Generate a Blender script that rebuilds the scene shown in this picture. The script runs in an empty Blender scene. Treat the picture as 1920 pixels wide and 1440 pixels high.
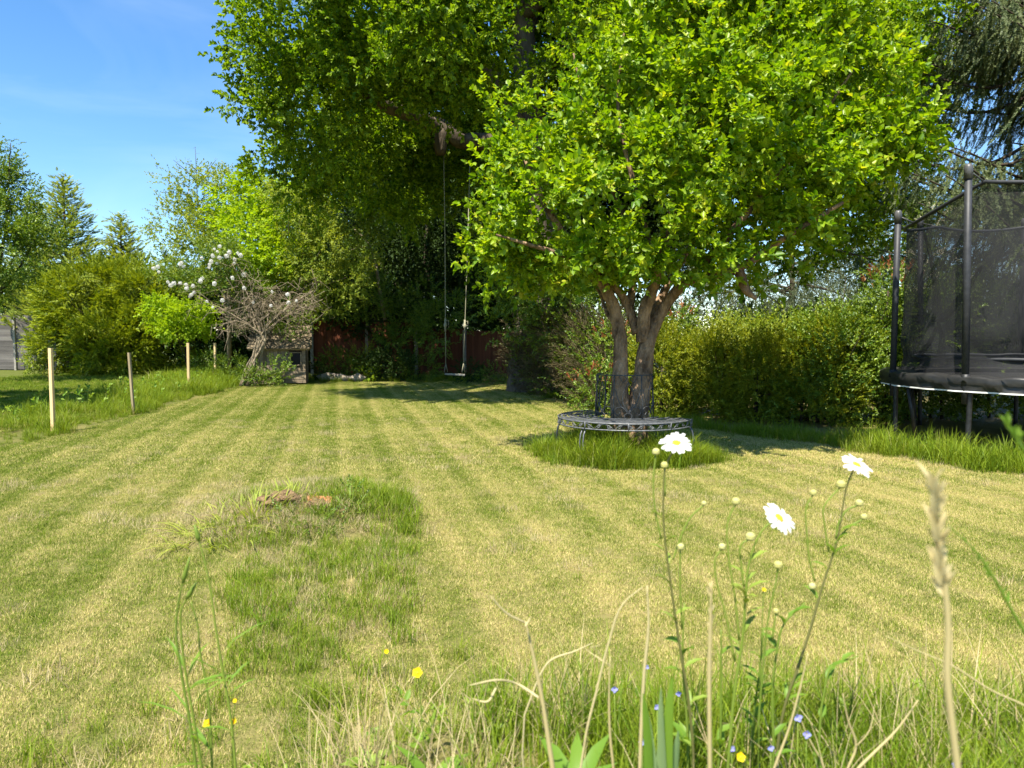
import bpy, math, random
import numpy as np
from mathutils import Vector, Matrix, noise as mn

C = bpy.context.scene.collection
R = math.radians
random.seed(7)
TAU = 2 * math.pi

# ------------------------------------------------------------------ camera, light, exposure
sc = bpy.context.scene
EYE = Vector((0.0, 0.0, 1.35))
PITCH = R(3.645)
FPX = 1350.0                      # focal length in photograph pixels (1920 wide)
cam = bpy.data.cameras.new('camera')
cam.sensor_width = 36.0
cam.lens = FPX / 1920 * 36
cam.clip_start = 0.02
cam.clip_end = 2000
cam.dof.use_dof = True
cam.dof.focus_distance = 7.0
cam.dof.aperture_fstop = 6.8
camo = bpy.data.objects.new('camera', cam)
C.objects.link(camo)
camo.location = EYE
camo.rotation_euler = (R(90) - PITCH, 0, 0)
sc.camera = camo

LIGHT = Vector((0.22, 0.48, -1.0)).normalized()      # the way the sunlight travels
SUN_EL = math.asin(-LIGHT.z)
SUN_ROT = math.atan2(-LIGHT.x, -LIGHT.y)
w = bpy.data.worlds.new('World')
sc.world = w
w.use_nodes = True
nt = w.node_tree
bg = nt.nodes['Background']
sky = nt.nodes.new('ShaderNodeTexSky')
sky.sky_type = 'NISHITA'
sky.sun_disc = False
sky.sun_elevation = SUN_EL
sky.sun_rotation = SUN_ROT
sky.altitude = 0
sky.air_density = 1.0
sky.dust_density = 0.1
sky.ozone_density = 3.5
# faint high cirrus, laid over the whole sky
tc = nt.nodes.new('ShaderNodeTexCoord')
mp = nt.nodes.new('ShaderNodeMapping')
mp.inputs['Scale'].default_value = (2.0, 5.0, 9.0)
mp.inputs['Rotation'].default_value = (0.2, 0.5, 0.3)
nz = nt.nodes.new('ShaderNodeTexNoise')
nz.inputs['Scale'].default_value = 1.1
nz.inputs['Detail'].default_value = 5
nz.inputs['Distortion'].default_value = 0.6
rp = nt.nodes.new('ShaderNodeValToRGB')
rp.color_ramp.elements[0].position = 0.47
rp.color_ramp.elements[1].position = 0.85
rp.color_ramp.elements[1].color = (0.16, 0.16, 0.16, 1)
mx = nt.nodes.new('ShaderNodeMixRGB')
mx.inputs[2].default_value = (6.2, 7.0, 8.2, 1)
nt.links.new(tc.outputs['Generated'], mp.inputs[0])
nt.links.new(mp.outputs[0], nz.inputs['Vector'])
nt.links.new(nz.outputs['Fac'], rp.inputs[0])
nt.links.new(rp.outputs[0], mx.inputs[0])
hsv = nt.nodes.new('ShaderNodeHueSaturation'); hsv.inputs['Saturation'].default_value = 1.22
nt.links.new(sky.outputs[0], hsv.inputs['Color']); nt.links.new(hsv.outputs[0], mx.inputs[1])
nt.links.new(mx.outputs[0], bg.inputs[0])
bg.inputs[1].default_value = 0.10

sun = bpy.data.lights.new('sun', 'SUN')
sun.energy = 5.0
sun.angle = R(0.53)
sun.color = (1.0, 0.93, 0.80)
suno = bpy.data.objects.new('sun', sun)
C.objects.link(suno)
suno.rotation_euler = LIGHT.to_track_quat('-Z', 'Y').to_euler()
suno.location = (-3, -10, 20)

sc.view_settings.view_transform = 'Standard'
sc.view_settings.look = 'None'
sc.view_settings.gamma = 1
sc.view_settings.exposure = 1.28
sc.cycles.use_denoising = True
sc.cycles.max_bounces = 8
sc.cycles.diffuse_bounces = 4
sc.cycles.transmission_bounces = 4
sc.cycles.transparent_max_bounces = 12
sc.cycles.caustics_reflective = False
sc.cycles.caustics_refractive = False

# ------------------------------------------------------------------ helpers
cp, sp = math.cos(PITCH), math.sin(PITCH)
def P(px, py, d):
    """world point seen at photograph pixel px,py at forward distance d"""
    a, b = (px - 960) / FPX, (720 - py) / FPX
    dy = cp + b * sp
    dz = b * cp - sp
    return Vector((a * d / dy, d, EYE.z + dz * d / dy))
def G(px, py, h=0.0):
    """world point on the level h seen at that pixel"""
    a, b = (px - 960) / FPX, (720 - py) / FPX
    dy, dz = cp + b * sp, b * cp - sp
    t = (h - EYE.z) / dz
    return Vector((a * t, dy * t, h))

def tag(o, label=None, cat=None, group=None, kind=None):
    if label: o['label'] = label
    if cat: o['category'] = cat
    if group: o['group'] = group
    if kind: o['kind'] = kind
    return o
def thing(name, loc, label, cat, group=None):
    o = bpy.data.objects.new(name, None)
    o.empty_display_size = 0.1
    C.objects.link(o)
    o.location = loc
    return tag(o, label, cat, group)
def origin_of(parent):
    v = Vector((0, 0, 0))
    while parent is not None:
        v += parent.location
        parent = parent.parent
    return v
def mesh_np(name, V, F, mat=None, smooth=False, tint=None):
    """V (n,3); F list of index arrays, each (m,k)"""
    me = bpy.data.meshes.new(name)
    V = np.asarray(V, np.float32)
    me.vertices.add(len(V))
    me.vertices.foreach_set('co', V.ravel())
    loops = np.concatenate([f.ravel() for f in F]).astype(np.int32)
    tot = np.concatenate([np.full(len(f), f.shape[1], np.int32) for f in F])
    st = np.concatenate([[0], np.cumsum(tot)[:-1]]).astype(np.int32)
    me.loops.add(len(loops))
    me.loops.foreach_set('vertex_index', loops)
    me.polygons.add(len(tot))
    me.polygons.foreach_set('loop_start', st)
    me.polygons.foreach_set('loop_total', tot)
    me.polygons.foreach_set('use_smooth', np.full(len(tot), smooth))
    if tint is not None:
        a = me.attributes.new('tint', 'FLOAT', 'POINT')
        a.data.foreach_set('value', np.asarray(tint, np.float32))
    me.update(calc_edges=True)
    me.validate()
    if mat: me.materials.append(mat)
    return me
def link(name, me, parent=None, loc=None):
    o = bpy.data.objects.new(name, me)
    C.objects.link(o)
    if parent: o.parent = parent
    if loc is not None: o.location = loc
    return o

class MB:
    def __init__(s):
        s.v, s.f, s.sm = [], [], []
    def add(s, vs, fs, smooth=False):
        n = len(s.v)
        s.v += [Vector(v) for v in vs]
        s.f += [tuple(i + n for i in f) for f in fs]
        s.sm += [smooth] * len(fs)
    def box(s, c, size, rot=None, jit=0):
        x, y, z = (k / 2 for k in size)
        vs = [Vector((a * x, b * y, d * z)) for a in (-1, 1) for b in (-1, 1) for d in (-1, 1)]
        if jit: vs = [v + Vector((random.uniform(-jit, jit), random.uniform(-jit, jit), random.uniform(-jit, jit))) for v in vs]
        if rot is not None: vs = [rot @ v for v in vs]
        c = Vector(c)
        s.add([v + c for v in vs], [(0, 1, 3, 2), (4, 6, 7, 5), (0, 4, 5, 1), (2, 3, 7, 6), (0, 2, 6, 4), (1, 5, 7, 3)])
    def tube(s, pts, rad, sides=8, bump=0, cap=True):
        pts = [Vector(p) for p in pts]
        n = len(pts)
        if not hasattr(rad, '__len__'): rad = [rad] * n
        t0 = (pts[1] - pts[0]).normalized()
        u = t0.orthogonal().normalized()
        vs, fs = [], []
        for i, p in enumerate(pts):
            t = (pts[min(i + 1, n - 1)] - pts[max(i - 1, 0)]).normalized()
            u = (u - t * u.dot(t))
            u = u.normalized() if u.length > 1e-6 else t.orthogonal().normalized()
            b = t.cross(u)
            for k in range(sides):
                a = TAU * k / sides
                d = u * math.cos(a) + b * math.sin(a)
                r = rad[i]
                if bump:
                    q = p + d * r
                    r *= 1 + bump * mn.noise(Vector((q.x * 3, q.y * 3, q.z * 1.4)) * (0.6 / max(rad[i], .05)))
                vs.append(p + d * r)
        for i in range(n - 1):
            for k in range(sides):
                a, b2 = i * sides + k, i * sides + (k + 1) % sides
                fs.append((a, b2, b2 + sides, a + sides))
        if cap:
            fs.append(tuple(reversed(range(sides))))
            fs.append(tuple(range((n - 1) * sides, n * sides)))
        s.add(vs, fs, True)
    def ball(s, c, r, seg=8, ring=6, bump=0):
        if not hasattr(r, '__len__'): r = (r, r, r)
        vs, fs = [], []
        for i in range(ring + 1):
            th = math.pi * i / ring
            for k in range(seg):
                a = TAU * k / seg
                d = Vector((math.sin(th) * math.cos(a), math.sin(th) * math.sin(a), math.cos(th)))
                q = 1 + (bump * mn.noise(Vector(c) * 3 + d * 1.7) if bump else 0)
                vs.append(Vector((c[0] + d.x * r[0] * q, c[1] + d.y * r[1] * q, c[2] + d.z * r[2] * q)))
        for i in range(ring):
            for k in range(seg):
                a, b = i * seg + k, i * seg + (k + 1) % seg
                fs.append((a, a + seg, b + seg, b))
        s.add(vs, fs, True)
    def leaf(s, p, d, n, L, W, droop=0.15, fold=0.15):
        d = d.normalized()
        side = d.cross(n).normalized()
        up = side.cross(d)
        q = [p, p + d * L * .35 + side * W * .5 + up * W * fold, p + d * L * .72 + side * W * .38 + up * (W * fold - L * droop * .4),
             p + d * L - up * L * droop, p + d * L * .72 - side * W * .38 + up * (W * fold - L * droop * .4), p + d * L * .35 - side * W * .5 + up * W * fold,
             p + d * L * .35, p + d * L * .72 - up * L * droop * .4]
        s.add(q, [(0, 6, 1), (1, 6, 7, 2), (2, 7, 3), (0, 5, 6), (5, 4, 7, 6), (4, 3, 7)], True)
    def blade(s, pts, widths, side):
        vs, fs = [], []
        for p, wd in zip(pts, widths):
            vs += [p - side * wd / 2, p + Vector((0, 0, 0)) , p + side * wd / 2]
        for i, p in enumerate(pts):        # shallow V section
            t = (pts[min(i + 1, len(pts) - 1)] - pts[max(i - 1, 0)]).normalized()
            vs[i * 3 + 1] = p + side.cross(t) * widths[i] * .18
        for i in range(len(pts) - 1):
            a = i * 3
            fs += [(a, a + 1, a + 4, a + 3), (a + 1, a + 2, a + 5, a + 4)]
        s.add(vs, fs, True)
    def build(s, name, mat, parent=None, loc=None):
        org = origin_of(parent) if parent else (Vector(loc) if loc is not None else Vector((0, 0, 0)))
        me = bpy.data.meshes.new(name)
        me.from_pydata([v - org for v in s.v], [], s.f)
        me.polygons.foreach_set('use_smooth', s.sm)
        me.materials.append(mat)
        me.update()
        return link(name, me, parent, org if not parent else None)

def spline(pts, n=6):
    """smooth curve through the points, tangents scaled to the spacing so that it never overshoots"""
    p = [Vector(q) for q in pts]
    t = [0.0]
    for i in range(1, len(p)): t.append(t[-1] + max(1e-6, (p[i] - p[i - 1]).length))
    m = []
    for i in range(len(p)):
        a, b = max(i - 1, 0), min(i + 1, len(p) - 1)
        if 0 < i < len(p) - 1:
            d0, d1 = (p[i] - p[i - 1]) / (t[i] - t[i - 1]), (p[i + 1] - p[i]) / (t[i + 1] - t[i])
            w0, w1 = t[i + 1] - t[i], t[i] - t[i - 1]
            m.append((d0 * w0 + d1 * w1) / (w0 + w1))
        else: m.append((p[b] - p[a]) / (t[b] - t[a]))
    out = []
    for i in range(len(p) - 1):
        h = t[i + 1] - t[i]
        for k in range(n):
            u = k / n
            out.append(p[i] * (2 * u ** 3 - 3 * u * u + 1) + m[i] * h * (u ** 3 - 2 * u * u + u) + p[i + 1] * (3 * u * u - 2 * u ** 3) + m[i + 1] * h * (u ** 3 - u * u))
    out.append(p[-1])
    return out
def lerp_list(a, n):
    return [float(x) for x in np.interp(np.linspace(0, 1, n), np.linspace(0, 1, len(a)), a)]

# ------------------------------------------------------------------ materials
def mat_new(name):
    m = bpy.data.materials.new(name)
    m.use_nodes = True
    n = m.node_tree
    n.nodes.clear()
    out = n.nodes.new('ShaderNodeOutputMaterial')
    return m, n, out
def nd(n, t, **kw):
    x = n.nodes.new(t)
    for k, v in kw.items(): setattr(x, k, v)
    return x
def rgb(c): return (c[0], c[1], c[2], 1)

def leaf_mat(name, c1, c2, trans=0.4, rough=0.45, spec=0.35, tcol=None, c3=None):
    """c1..c2 vary from spray to spray and leaf to leaf"""
    m, n, out = mat_new(name)
    c1, c2, c3 = [None if c is None else ((c[0] * 1.12, c[1], c[2]) if c[1] > c[0] else c) for c in (c1, c2, c3)]
    oi = nd(n, 'ShaderNodeObjectInfo')
    at = nd(n, 'ShaderNodeAttribute', attribute_name='tint')
    m1 = nd(n, 'ShaderNodeMath', operation='MULTIPLY'); m1.inputs[1].default_value = .45
    ml = nd(n, 'ShaderNodeMath', operation='MULTIPLY_ADD'); ml.inputs[1].default_value = .55
    n.links.new(oi.outputs['Random'], m1.inputs[0]); n.links.new(at.outputs['Fac'], ml.inputs[0]); n.links.new(m1.outputs[0], ml.inputs[2])
    r = nd(n, 'ShaderNodeValToRGB')
    r.color_ramp.elements[0].position = .15; r.color_ramp.elements[0].color = rgb(c1)
    r.color_ramp.elements[1].position = .80; r.color_ramp.elements[1].color = rgb(c2)
    if c3:
        e = r.color_ramp.elements.new(.90); e.color = rgb(c3)
    n.links.new(ml.outputs[0], r.inputs[0])
    b = nd(n, 'ShaderNodeBsdfPrincipled')
    b.inputs['Roughness'].default_value = rough
    b.inputs['Specular IOR Level'].default_value = spec
    n.links.new(r.outputs[0], b.inputs['Base Color'])
    t = nd(n, 'ShaderNodeBsdfTranslucent')
    mc = nd(n, 'ShaderNodeMixRGB', blend_type='MULTIPLY'); mc.inputs[0].default_value = 1
    mc.inputs[2].default_value = rgb(tcol or (1.5, 1.35, .5))
    n.links.new(r.outputs[0], mc.inputs[1]); n.links.new(mc.outputs[0], t.inputs[0])
    mx = nd(n, 'ShaderNodeMixShader'); mx.inputs[0].default_value = trans
    n.links.new(b.outputs[0], mx.inputs[1]); n.links.new(t.outputs[0], mx.inputs[2])
    n.links.new(mx.outputs[0], out.inputs[0])
    return m

def bark_mat(name, c1, c2, scale=8, stretch=.25, bump=.6):
    m, n, out = mat_new(name)
    g = nd(n, 'ShaderNodeNewGeometry')
    mp = nd(n, 'ShaderNodeMapping'); mp.inputs['Scale'].default_value = (1, 1, stretch)
    n.links.new(g.outputs['Position'], mp.inputs[0])
    a = nd(n, 'ShaderNodeTexNoise'); a.inputs['Scale'].default_value = scale; a.inputs['Detail'].default_value = 8; a.inputs['Roughness'].default_value = .7
    v = nd(n, 'ShaderNodeTexVoronoi', feature='DISTANCE_TO_EDGE'); v.inputs['Scale'].default_value = scale * 2.2
    n.links.new(mp.outputs[0], a.inputs['Vector']); n.links.new(mp.outputs[0], v.inputs['Vector'])
    r = nd(n, 'ShaderNodeValToRGB')
    r.color_ramp.elements[0].position = .35; r.color_ramp.elements[0].color = rgb(c1)
    r.color_ramp.elements[1].position = .68; r.color_ramp.elements[1].color = rgb(c2)
    n.links.new(a.outputs['Fac'], r.inputs[0])
    ml = nd(n, 'ShaderNodeMath', operation='MULTIPLY_ADD'); ml.inputs[1].default_value = 1.4
    n.links.new(v.outputs['Distance'], ml.inputs[0]); n.links.new(a.outputs['Fac'], ml.inputs[2])
    bp = nd(n, 'ShaderNodeBump'); bp.inputs['Strength'].default_value = bump; bp.inputs['Distance'].default_value = .03
    n.links.new(ml.outputs[0], bp.inputs['Height'])
    b = nd(n, 'ShaderNodeBsdfPrincipled'); b.inputs['Roughness'].default_value = .85
    b.inputs['Specular IOR Level'].default_value = .2
    n.links.new(r.outputs[0], b.inputs['Base Color']); n.links.new(bp.outputs[0], b.inputs['Normal'])
    n.links.new(b.outputs[0], out.inputs[0])
    return m

def plain_mat(name, c, c2=None, rough=.6, spec=.4, metal=0, scale=12, bump=0, sheen=0, coat=0):
    m, n, out = mat_new(name)
    b = nd(n, 'ShaderNodeBsdfPrincipled')
    b.inputs['Roughness'].default_value = rough
    b.inputs['Specular IOR Level'].default_value = spec
    b.inputs['Metallic'].default_value = metal
    t = nd(n, 'ShaderNodeTexNoise'); t.inputs['Scale'].default_value = scale; t.inputs['Detail'].default_value = 6
    co = nd(n, 'ShaderNodeTexCoord'); n.links.new(co.outputs['Object'], t.inputs['Vector'])
    r = nd(n, 'ShaderNodeValToRGB')
    r.color_ramp.elements[0].position = .35; r.color_ramp.elements[0].color = rgb(c)
    r.color_ramp.elements[1].position = .65; r.color_ramp.elements[1].color = rgb(c2 or [k * 1.25 for k in c])
    n.links.new(t.outputs['Fac'], r.inputs[0]); n.links.new(r.outputs[0], b.inputs['Base Color'])
    if bump:
        bp = nd(n, 'ShaderNodeBump'); bp.inputs['Strength'].default_value = bump; bp.inputs['Distance'].default_value = .01
        n.links.new(t.outputs['Fac'], bp.inputs['Height']); n.links.new(bp.outputs[0], b.inputs['Normal'])
    n.links.new(b.outputs[0], out.inputs[0])
    return m

def wood_mat(name, c1, c2, axis=2, scale=14, rough=.75):
    """grain running along the axis; a little different from board to board"""
    m, n, out = mat_new(name)
    co = nd(n, 'ShaderNodeTexCoord'); oi = nd(n, 'ShaderNodeObjectInfo')
    mp = nd(n, 'ShaderNodeMapping')
    s = [scale] * 3; s[axis] = scale * .07
    mp.inputs['Scale'].default_value = s
    n.links.new(co.outputs['Object'], mp.inputs[0]); 
    cb = nd(n, 'ShaderNodeCombineXYZ')
    m7 = nd(n, 'ShaderNodeMath', operation='MULTIPLY'); m7.inputs[1].default_value = 37
    n.links.new(oi.outputs['Random'], m7.inputs[0])
    for k in range(3): n.links.new(m7.outputs[0], cb.inputs[k])
    n.links.new(cb.outputs[0], mp.inputs['Location'])
    t = nd(n, 'ShaderNodeTexNoise'); t.inputs['Scale'].default_value = 1; t.inputs['Detail'].default_value = 8; t.inputs['Roughness'].default_value = .65
    n.links.new(mp.outputs[0], t.inputs['Vector'])
    r = nd(n, 'ShaderNodeValToRGB')
    r.color_ramp.elements[0].position = .3; r.color_ramp.elements[0].color = rgb(c1)
    r.color_ramp.elements[1].position = .7; r.color_ramp.elements[1].color = rgb(c2)
    n.links.new(t.outputs['Fac'], r.inputs[0])
    hs = nd(n, 'ShaderNodeHueSaturation')
    mr = nd(n, 'ShaderNodeMapRange'); mr.inputs['To Min'].default_value = .75; mr.inputs['To Max'].default_value = 1.2
    n.links.new(oi.outputs['Random'], mr.inputs['Value']); n.links.new(mr.outputs[0], hs.inputs['Value'])
    n.links.new(r.outputs[0], hs.inputs['Color'])
    bp = nd(n, 'ShaderNodeBump'); bp.inputs['Strength'].default_value = .4; bp.inputs['Distance'].default_value = .004
    n.links.new(t.outputs['Fac'], bp.inputs['Height'])
    b = nd(n, 'ShaderNodeBsdfPrincipled'); b.inputs['Roughness'].default_value = rough; b.inputs['Specular IOR Level'].default_value = .25
    n.links.new(hs.outputs[0], b.inputs['Base Color']); n.links.new(bp.outputs[0], b.inputs['Normal'])
    n.links.new(b.outputs[0], out.inputs[0])
    return m

def lawn_nodes(n):
    """0 = fresh green .. 1 = dry straw, from patches of the ground and the mower's stripes"""
    g = nd(n, 'ShaderNodeNewGeometry')
    sx = nd(n, 'ShaderNodeSeparateXYZ'); n.links.new(g.outputs['Position'], sx.inputs[0])
    wob = nd(n, 'ShaderNodeTexNoise'); wob.inputs['Scale'].default_value = .9; wob.inputs['Detail'].default_value = 3
    n.links.new(g.outputs['Position'], wob.inputs['Vector'])
    a = nd(n, 'ShaderNodeMath', operation='MULTIPLY'); a.inputs[1].default_value = .972
    b = nd(n, 'ShaderNodeMath', operation='MULTIPLY_ADD'); b.inputs[1].default_value = .236
    n.links.new(sx.outputs[0], a.inputs[0]); n.links.new(sx.outputs[1], b.inputs[0]); n.links.new(a.outputs[0], b.inputs[2])
    c = nd(n, 'ShaderNodeMath', operation='MULTIPLY_ADD'); c.inputs[1].default_value = .045
    n.links.new(wob.outputs['Fac'], c.inputs[0]); n.links.new(b.outputs[0], c.inputs[2])
    # broad stripes and the narrow light lines between passes
    f1 = nd(n, 'ShaderNodeMath', operation='MULTIPLY'); f1.inputs[1].default_value = TAU / .64
    n.links.new(c.outputs[0], f1.inputs[0])
    s1 = nd(n, 'ShaderNodeMath', operation='SINE'); n.links.new(f1.outputs[0], s1.inputs[0])
    f2 = nd(n, 'ShaderNodeMath', operation='MULTIPLY'); f2.inputs[1].default_value = TAU / .32
    n.links.new(c.outputs[0], f2.inputs[0])
    s2 = nd(n, 'ShaderNodeMath', operation='SINE'); n.links.new(f2.outputs[0], s2.inputs[0])
    p2 = nd(n, 'ShaderNodeMath', operation='POWER'); p2.inputs[1].default_value = 2; 
    h2 = nd(n, 'ShaderNodeMath', operation='MULTIPLY_ADD'); h2.inputs[1].default_value = .5; h2.inputs[2].default_value = .5
    n.links.new(s2.outputs[0], h2.inputs[0]); n.links.new(h2.outputs[0], p2.inputs[0])
    big = nd(n, 'ShaderNodeTexNoise'); big.inputs['Scale'].default_value = .38; big.inputs['Detail'].default_value = 5; big.inputs['Roughness'].default_value = .6
    n.links.new(g.outputs['Position'], big.inputs['Vector'])
    med = nd(n, 'ShaderNodeTexNoise'); med.inputs['Scale'].default_value = 3.2; med.inputs['Detail'].default_value = 6; med.inputs['Roughness'].default_value = .7
    n.links.new(g.outputs['Position'], med.inputs['Vector'])
    fin = nd(n, 'ShaderNodeTexNoise'); fin.inputs['Scale'].default_value = 14; fin.inputs['Detail'].default_value = 4
    n.links.new(g.outputs['Position'], fin.inputs['Vector'])
    # sum
    def madd(x, k, y=None, c0=0.0):
        q = nd(n, 'ShaderNodeMath', operation='MULTIPLY_ADD'); q.inputs[1].default_value = k; q.inputs[2].default_value = c0
        n.links.new(x, q.inputs[0])
        if y is not None: n.links.new(y, q.inputs[2])
        return q.outputs[0]
    v = madd(s1.outputs[0], .11, None, -1.46)
    v = madd(p2.outputs[0], .17, v)
    v = madd(big.outputs['Fac'], 1.25, v)
    v = madd(med.outputs['Fac'], 1.0, v, )
    v = madd(fin.outputs['Fac'], .7, v)
    # greener to the left
    v = madd(sx.outputs[0], .03, v)
    return v, madd

def lawn_mat(name, blade=True):
    m, n, out = mat_new(name)
    v, madd = lawn_nodes(n)
    r = nd(n, 'ShaderNodeValToRGB')
    e = r.color_ramp.elements
    if blade:
        at = nd(n, 'ShaderNodeAttribute', attribute_name='tint')
        v = madd(at.outputs['Fac'], 1.2, v)
        e[0].position = .12; e[0].color = (.095, .16, .008, 1)
        e[1].position = 1.0; e[1].color = (.62, .53, .22, 1)
        q = e.new(.44); q.color = (.205, .27, .026, 1)
        q = e.new(.70); q.color = (.345, .365, .075, 1)
        q = e.new(.86); q.color = (.42, .365, .13, 1)
    else:
        v = madd(v, 1.0, None, .6)
        e[0].position = .2; e[0].color = (.09, .11, .022, 1)
        e[1].position = 1.0; e[1].color = (.23, .19, .075, 1)
    n.links.new(v, r.inputs[0])
    b = nd(n, 'ShaderNodeBsdfPrincipled'); b.inputs['Roughness'].default_value = .7; b.inputs['Specular IOR Level'].default_value = .08
    n.links.new(r.outputs[0], b.inputs['Base Color'])
    if blade:
        t = nd(n, 'ShaderNodeBsdfTranslucent'); n.links.new(r.outputs[0], t.inputs[0])
        mx = nd(n, 'ShaderNodeMixShader'); mx.inputs[0].default_value = .3
        n.links.new(b.outputs[0], mx.inputs[1]); n.links.new(t.outputs[0], mx.inputs[2])
        n.links.new(mx.outputs[0], out.inputs[0])
    else:
        t = nd(n, 'ShaderNodeTexNoise'); t.inputs['Scale'].default_value = 60; t.inputs['Detail'].default_value = 6
        g = nd(n, 'ShaderNodeNewGeometry'); n.links.new(g.outputs['Position'], t.inputs['Vector'])
        bp = nd(n, 'ShaderNodeBump'); bp.inputs['Strength'].default_value = .8; bp.inputs['Distance'].default_value = .02
        n.links.new(t.outputs['Fac'], bp.inputs['Height']); n.links.new(bp.outputs[0], b.inputs['Normal'])
        n.links.new(b.outputs[0], out.inputs[0])
    return m

M = {}
M['lawn'] = lawn_mat('mown_grass'); M['ground'] = lawn_mat('lawn_soil', False)
M['grass'] = leaf_mat('long_grass', (.10, .20, .012), (.25, .34, .04), .4, .5, .15, (1.2, 1.1, .5), (.44, .38, .17))
M['grass_green'] = leaf_mat('green_grass', (.085, .18, .010), (.22, .32, .022), .4, .5, .15, (1.2, 1.1, .5), (.34, .34, .12))
M['grass_dry'] = leaf_mat('dry_grass', (.40, .32, .16), (.55, .46, .25), .35, .6, .2, (1, 1, 1))
M['grass_dark'] = leaf_mat('lush_grass', (.09, .18, .010), (.22, .32, .022), .4, .5, .15, (1.3, 1.15, .5), (.34, .34, .12))
M['apple_leaf'] = leaf_mat('apple_leaf', (.085, .20, .007), (.275, .42, .016), .42, .42, .35, (1.5, 1.5, .3), (.40, .46, .04))
M['oak_leaf'] = leaf_mat('oak_leaf', (.05, .13, .006), (.245, .37, .016), .42, .5, .25, (1.4, 1.5, .35))
M['maple_leaf'] = leaf_mat('maple_leaf', (.18, .34, .012), (.32, .48, .02), .45, .5, .3, (1.5, 1.4, .4))
M['pale_leaf'] = leaf_mat('hornbeam_leaf', (.13, .24, .03), (.28, .37, .045), .42, .5, .3)
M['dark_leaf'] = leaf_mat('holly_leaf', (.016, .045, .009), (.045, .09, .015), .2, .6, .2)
M['mid_leaf'] = leaf_mat('laurel_leaf', (.055, .14, .012), (.19, .30, .028), .35, .38, .45)
M['yew'] = leaf_mat('yew_needles', (.07, .14, .008), (.32, .42, .018), .28, .5, .3)
M['hedge'] = leaf_mat('golden_hedge_leaf', (.10, .17, .010), (.30, .36, .018), .35, .45, .35)
M['conifer'] = leaf_mat('cypress_needles', (.12, .22, .035), (.34, .44, .10), .35, .55, .25)
M['spruce'] = leaf_mat('spruce_needles', (.035, .07, .02), (.12, .16, .055), .15, .55, .3)
M['red_leaf'] = leaf_mat('photinia_leaf', (.33, .085, .05), (.44, .22, .09), .35, .4, .4, (1.3, .8, .6))
M['willow'] = leaf_mat('willow_leaf', (.08, .13, .06), (.17, .22, .11), .4, .5, .3, (1.1, 1.1, .8))
M['brown_leaf'] = leaf_mat('dry_hedge_twigs', (.07, .06, .028), (.17, .14, .07), .2, .7, .2, (1, 1, .8))
M['daylily'] = leaf_mat('cut_iris_leaf', (.26, .36, .05), (.50, .54, .12), .4, .5, .3, (1.2, 1.2, .6))
M['white_petal'] = leaf_mat('white_petal', (.78, .78, .76), (.82, .82, .80), .3, .6, .2, (1, 1, 1))
M['cream_petal'] = leaf_mat('cream_petal', (.62, .58, .42), (.75, .70, .52), .3, .6, .2, (1, 1, .9))
M['yellow_disc'] = plain_mat('yellow_disc', (.75, .36, .02), (.85, .48, .03), .7, .2, scale=900, bump=.4)
M['yellow_petal'] = leaf_mat('buttercup_petal', (.80, .58, .01), (.85, .66, .02), .25, .2, .6, (1.1, 1, .3))
M['blue_petal'] = leaf_mat('speedwell_petal', (.30, .34, .75), (.42, .46, .85), .3, .6, .2, (1, 1, 1))
M['stem'] = leaf_mat('green_stem', (.14, .23, .03), (.24, .33, .05), .15, .5, .3)
M['stem_red'] = leaf_mat('reddish_stem', (.13, .13, .04), (.20, .18, .06), .1, .5, .3)
M['straw'] = leaf_mat('straw_stem', (.50, .42, .20), (.66, .58, .34), .2, .6, .25, (1, 1, 1))
M['bud'] = leaf_mat('daisy_bud', (.45, .48, .16), (.62, .62, .32), .2, .6, .2, (1, 1, .7))
M['dock'] = leaf_mat('dock_leaf', (.13, .27, .03), (.24, .38, .05), .45, .45, .3)
M['iris'] = leaf_mat('iris_leaf', (.16, .28, .12), (.24, .36, .16), .35, .5, .3)
M['bark_oak'] = bark_mat('oak_bark', (.05, .037, .025), (.15, .12, .085), 5)
M['bark_apple'] = bark_mat('apple_bark', (.07, .042, .025), (.42, .28, .17), 9, .5, .9)
M['bark_pale'] = bark_mat('pale_bark', (.15, .12, .08), (.36, .295, .20), 14)
M['bark_dark'] = bark_mat('dark_twigs', (.035, .027, .018), (.08, .062, .04), 10)
M['post'] = wood_mat('new_pine', (.58, .40, .19), (.72, .54, .29))
M['post_old'] = wood_mat('weathered_pine', (.20, .155, .09), (.36, .29, .18))
M['fence_red'] = wood_mat('red_cedar_stain', (.085, .028, .014), (.20, .062, .026), 2, 10)
M['fence_grey'] = wood_mat('grey_boards', (.10, .09, .085), (.20, .185, .17), 0, 8)
M['shed_wood'] = wood_mat('playhouse_boards', (.17, .13, .085), (.33, .26, .175), 2, 10)
M['shed_wood_h'] = wood_mat('playhouse_lap_boards', (.17, .13, .085), (.33, .26, .175), 0, 10)
M['shingle'] = wood_mat('wood_shingle', (.085, .065, .04), (.21, .165, .10), 1, 12)
M['glass_dark'] = plain_mat('dark_window', (.006, .006, .008), rough=.35, spec=.15)
M['rope'] = plain_mat('swing_rope', (.24, .23, .15), (.34, .32, .22), .85, .2, scale=120, bump=.5)
M['seat'] = plain_mat('swing_seat', (.26, .25, .20), (.38, .36, .30), .7, .3)
M['iron'] = plain_mat('painted_iron', (.08, .085, .09), (.17, .175, .18), .5, .45, metal=.3, scale=30, bump=.15)
M['iron_shaded'] = plain_mat('shaded_iron', (.035, .038, .04), (.07, .074, .078), .5, .4, metal=.3, scale=30)  # same iron as the seat, with the shade on the back put into the colour
M['foam'] = plain_mat('pole_foam', (.022, .024, .028), (.034, .036, .041), .55, .4, scale=20)
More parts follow.
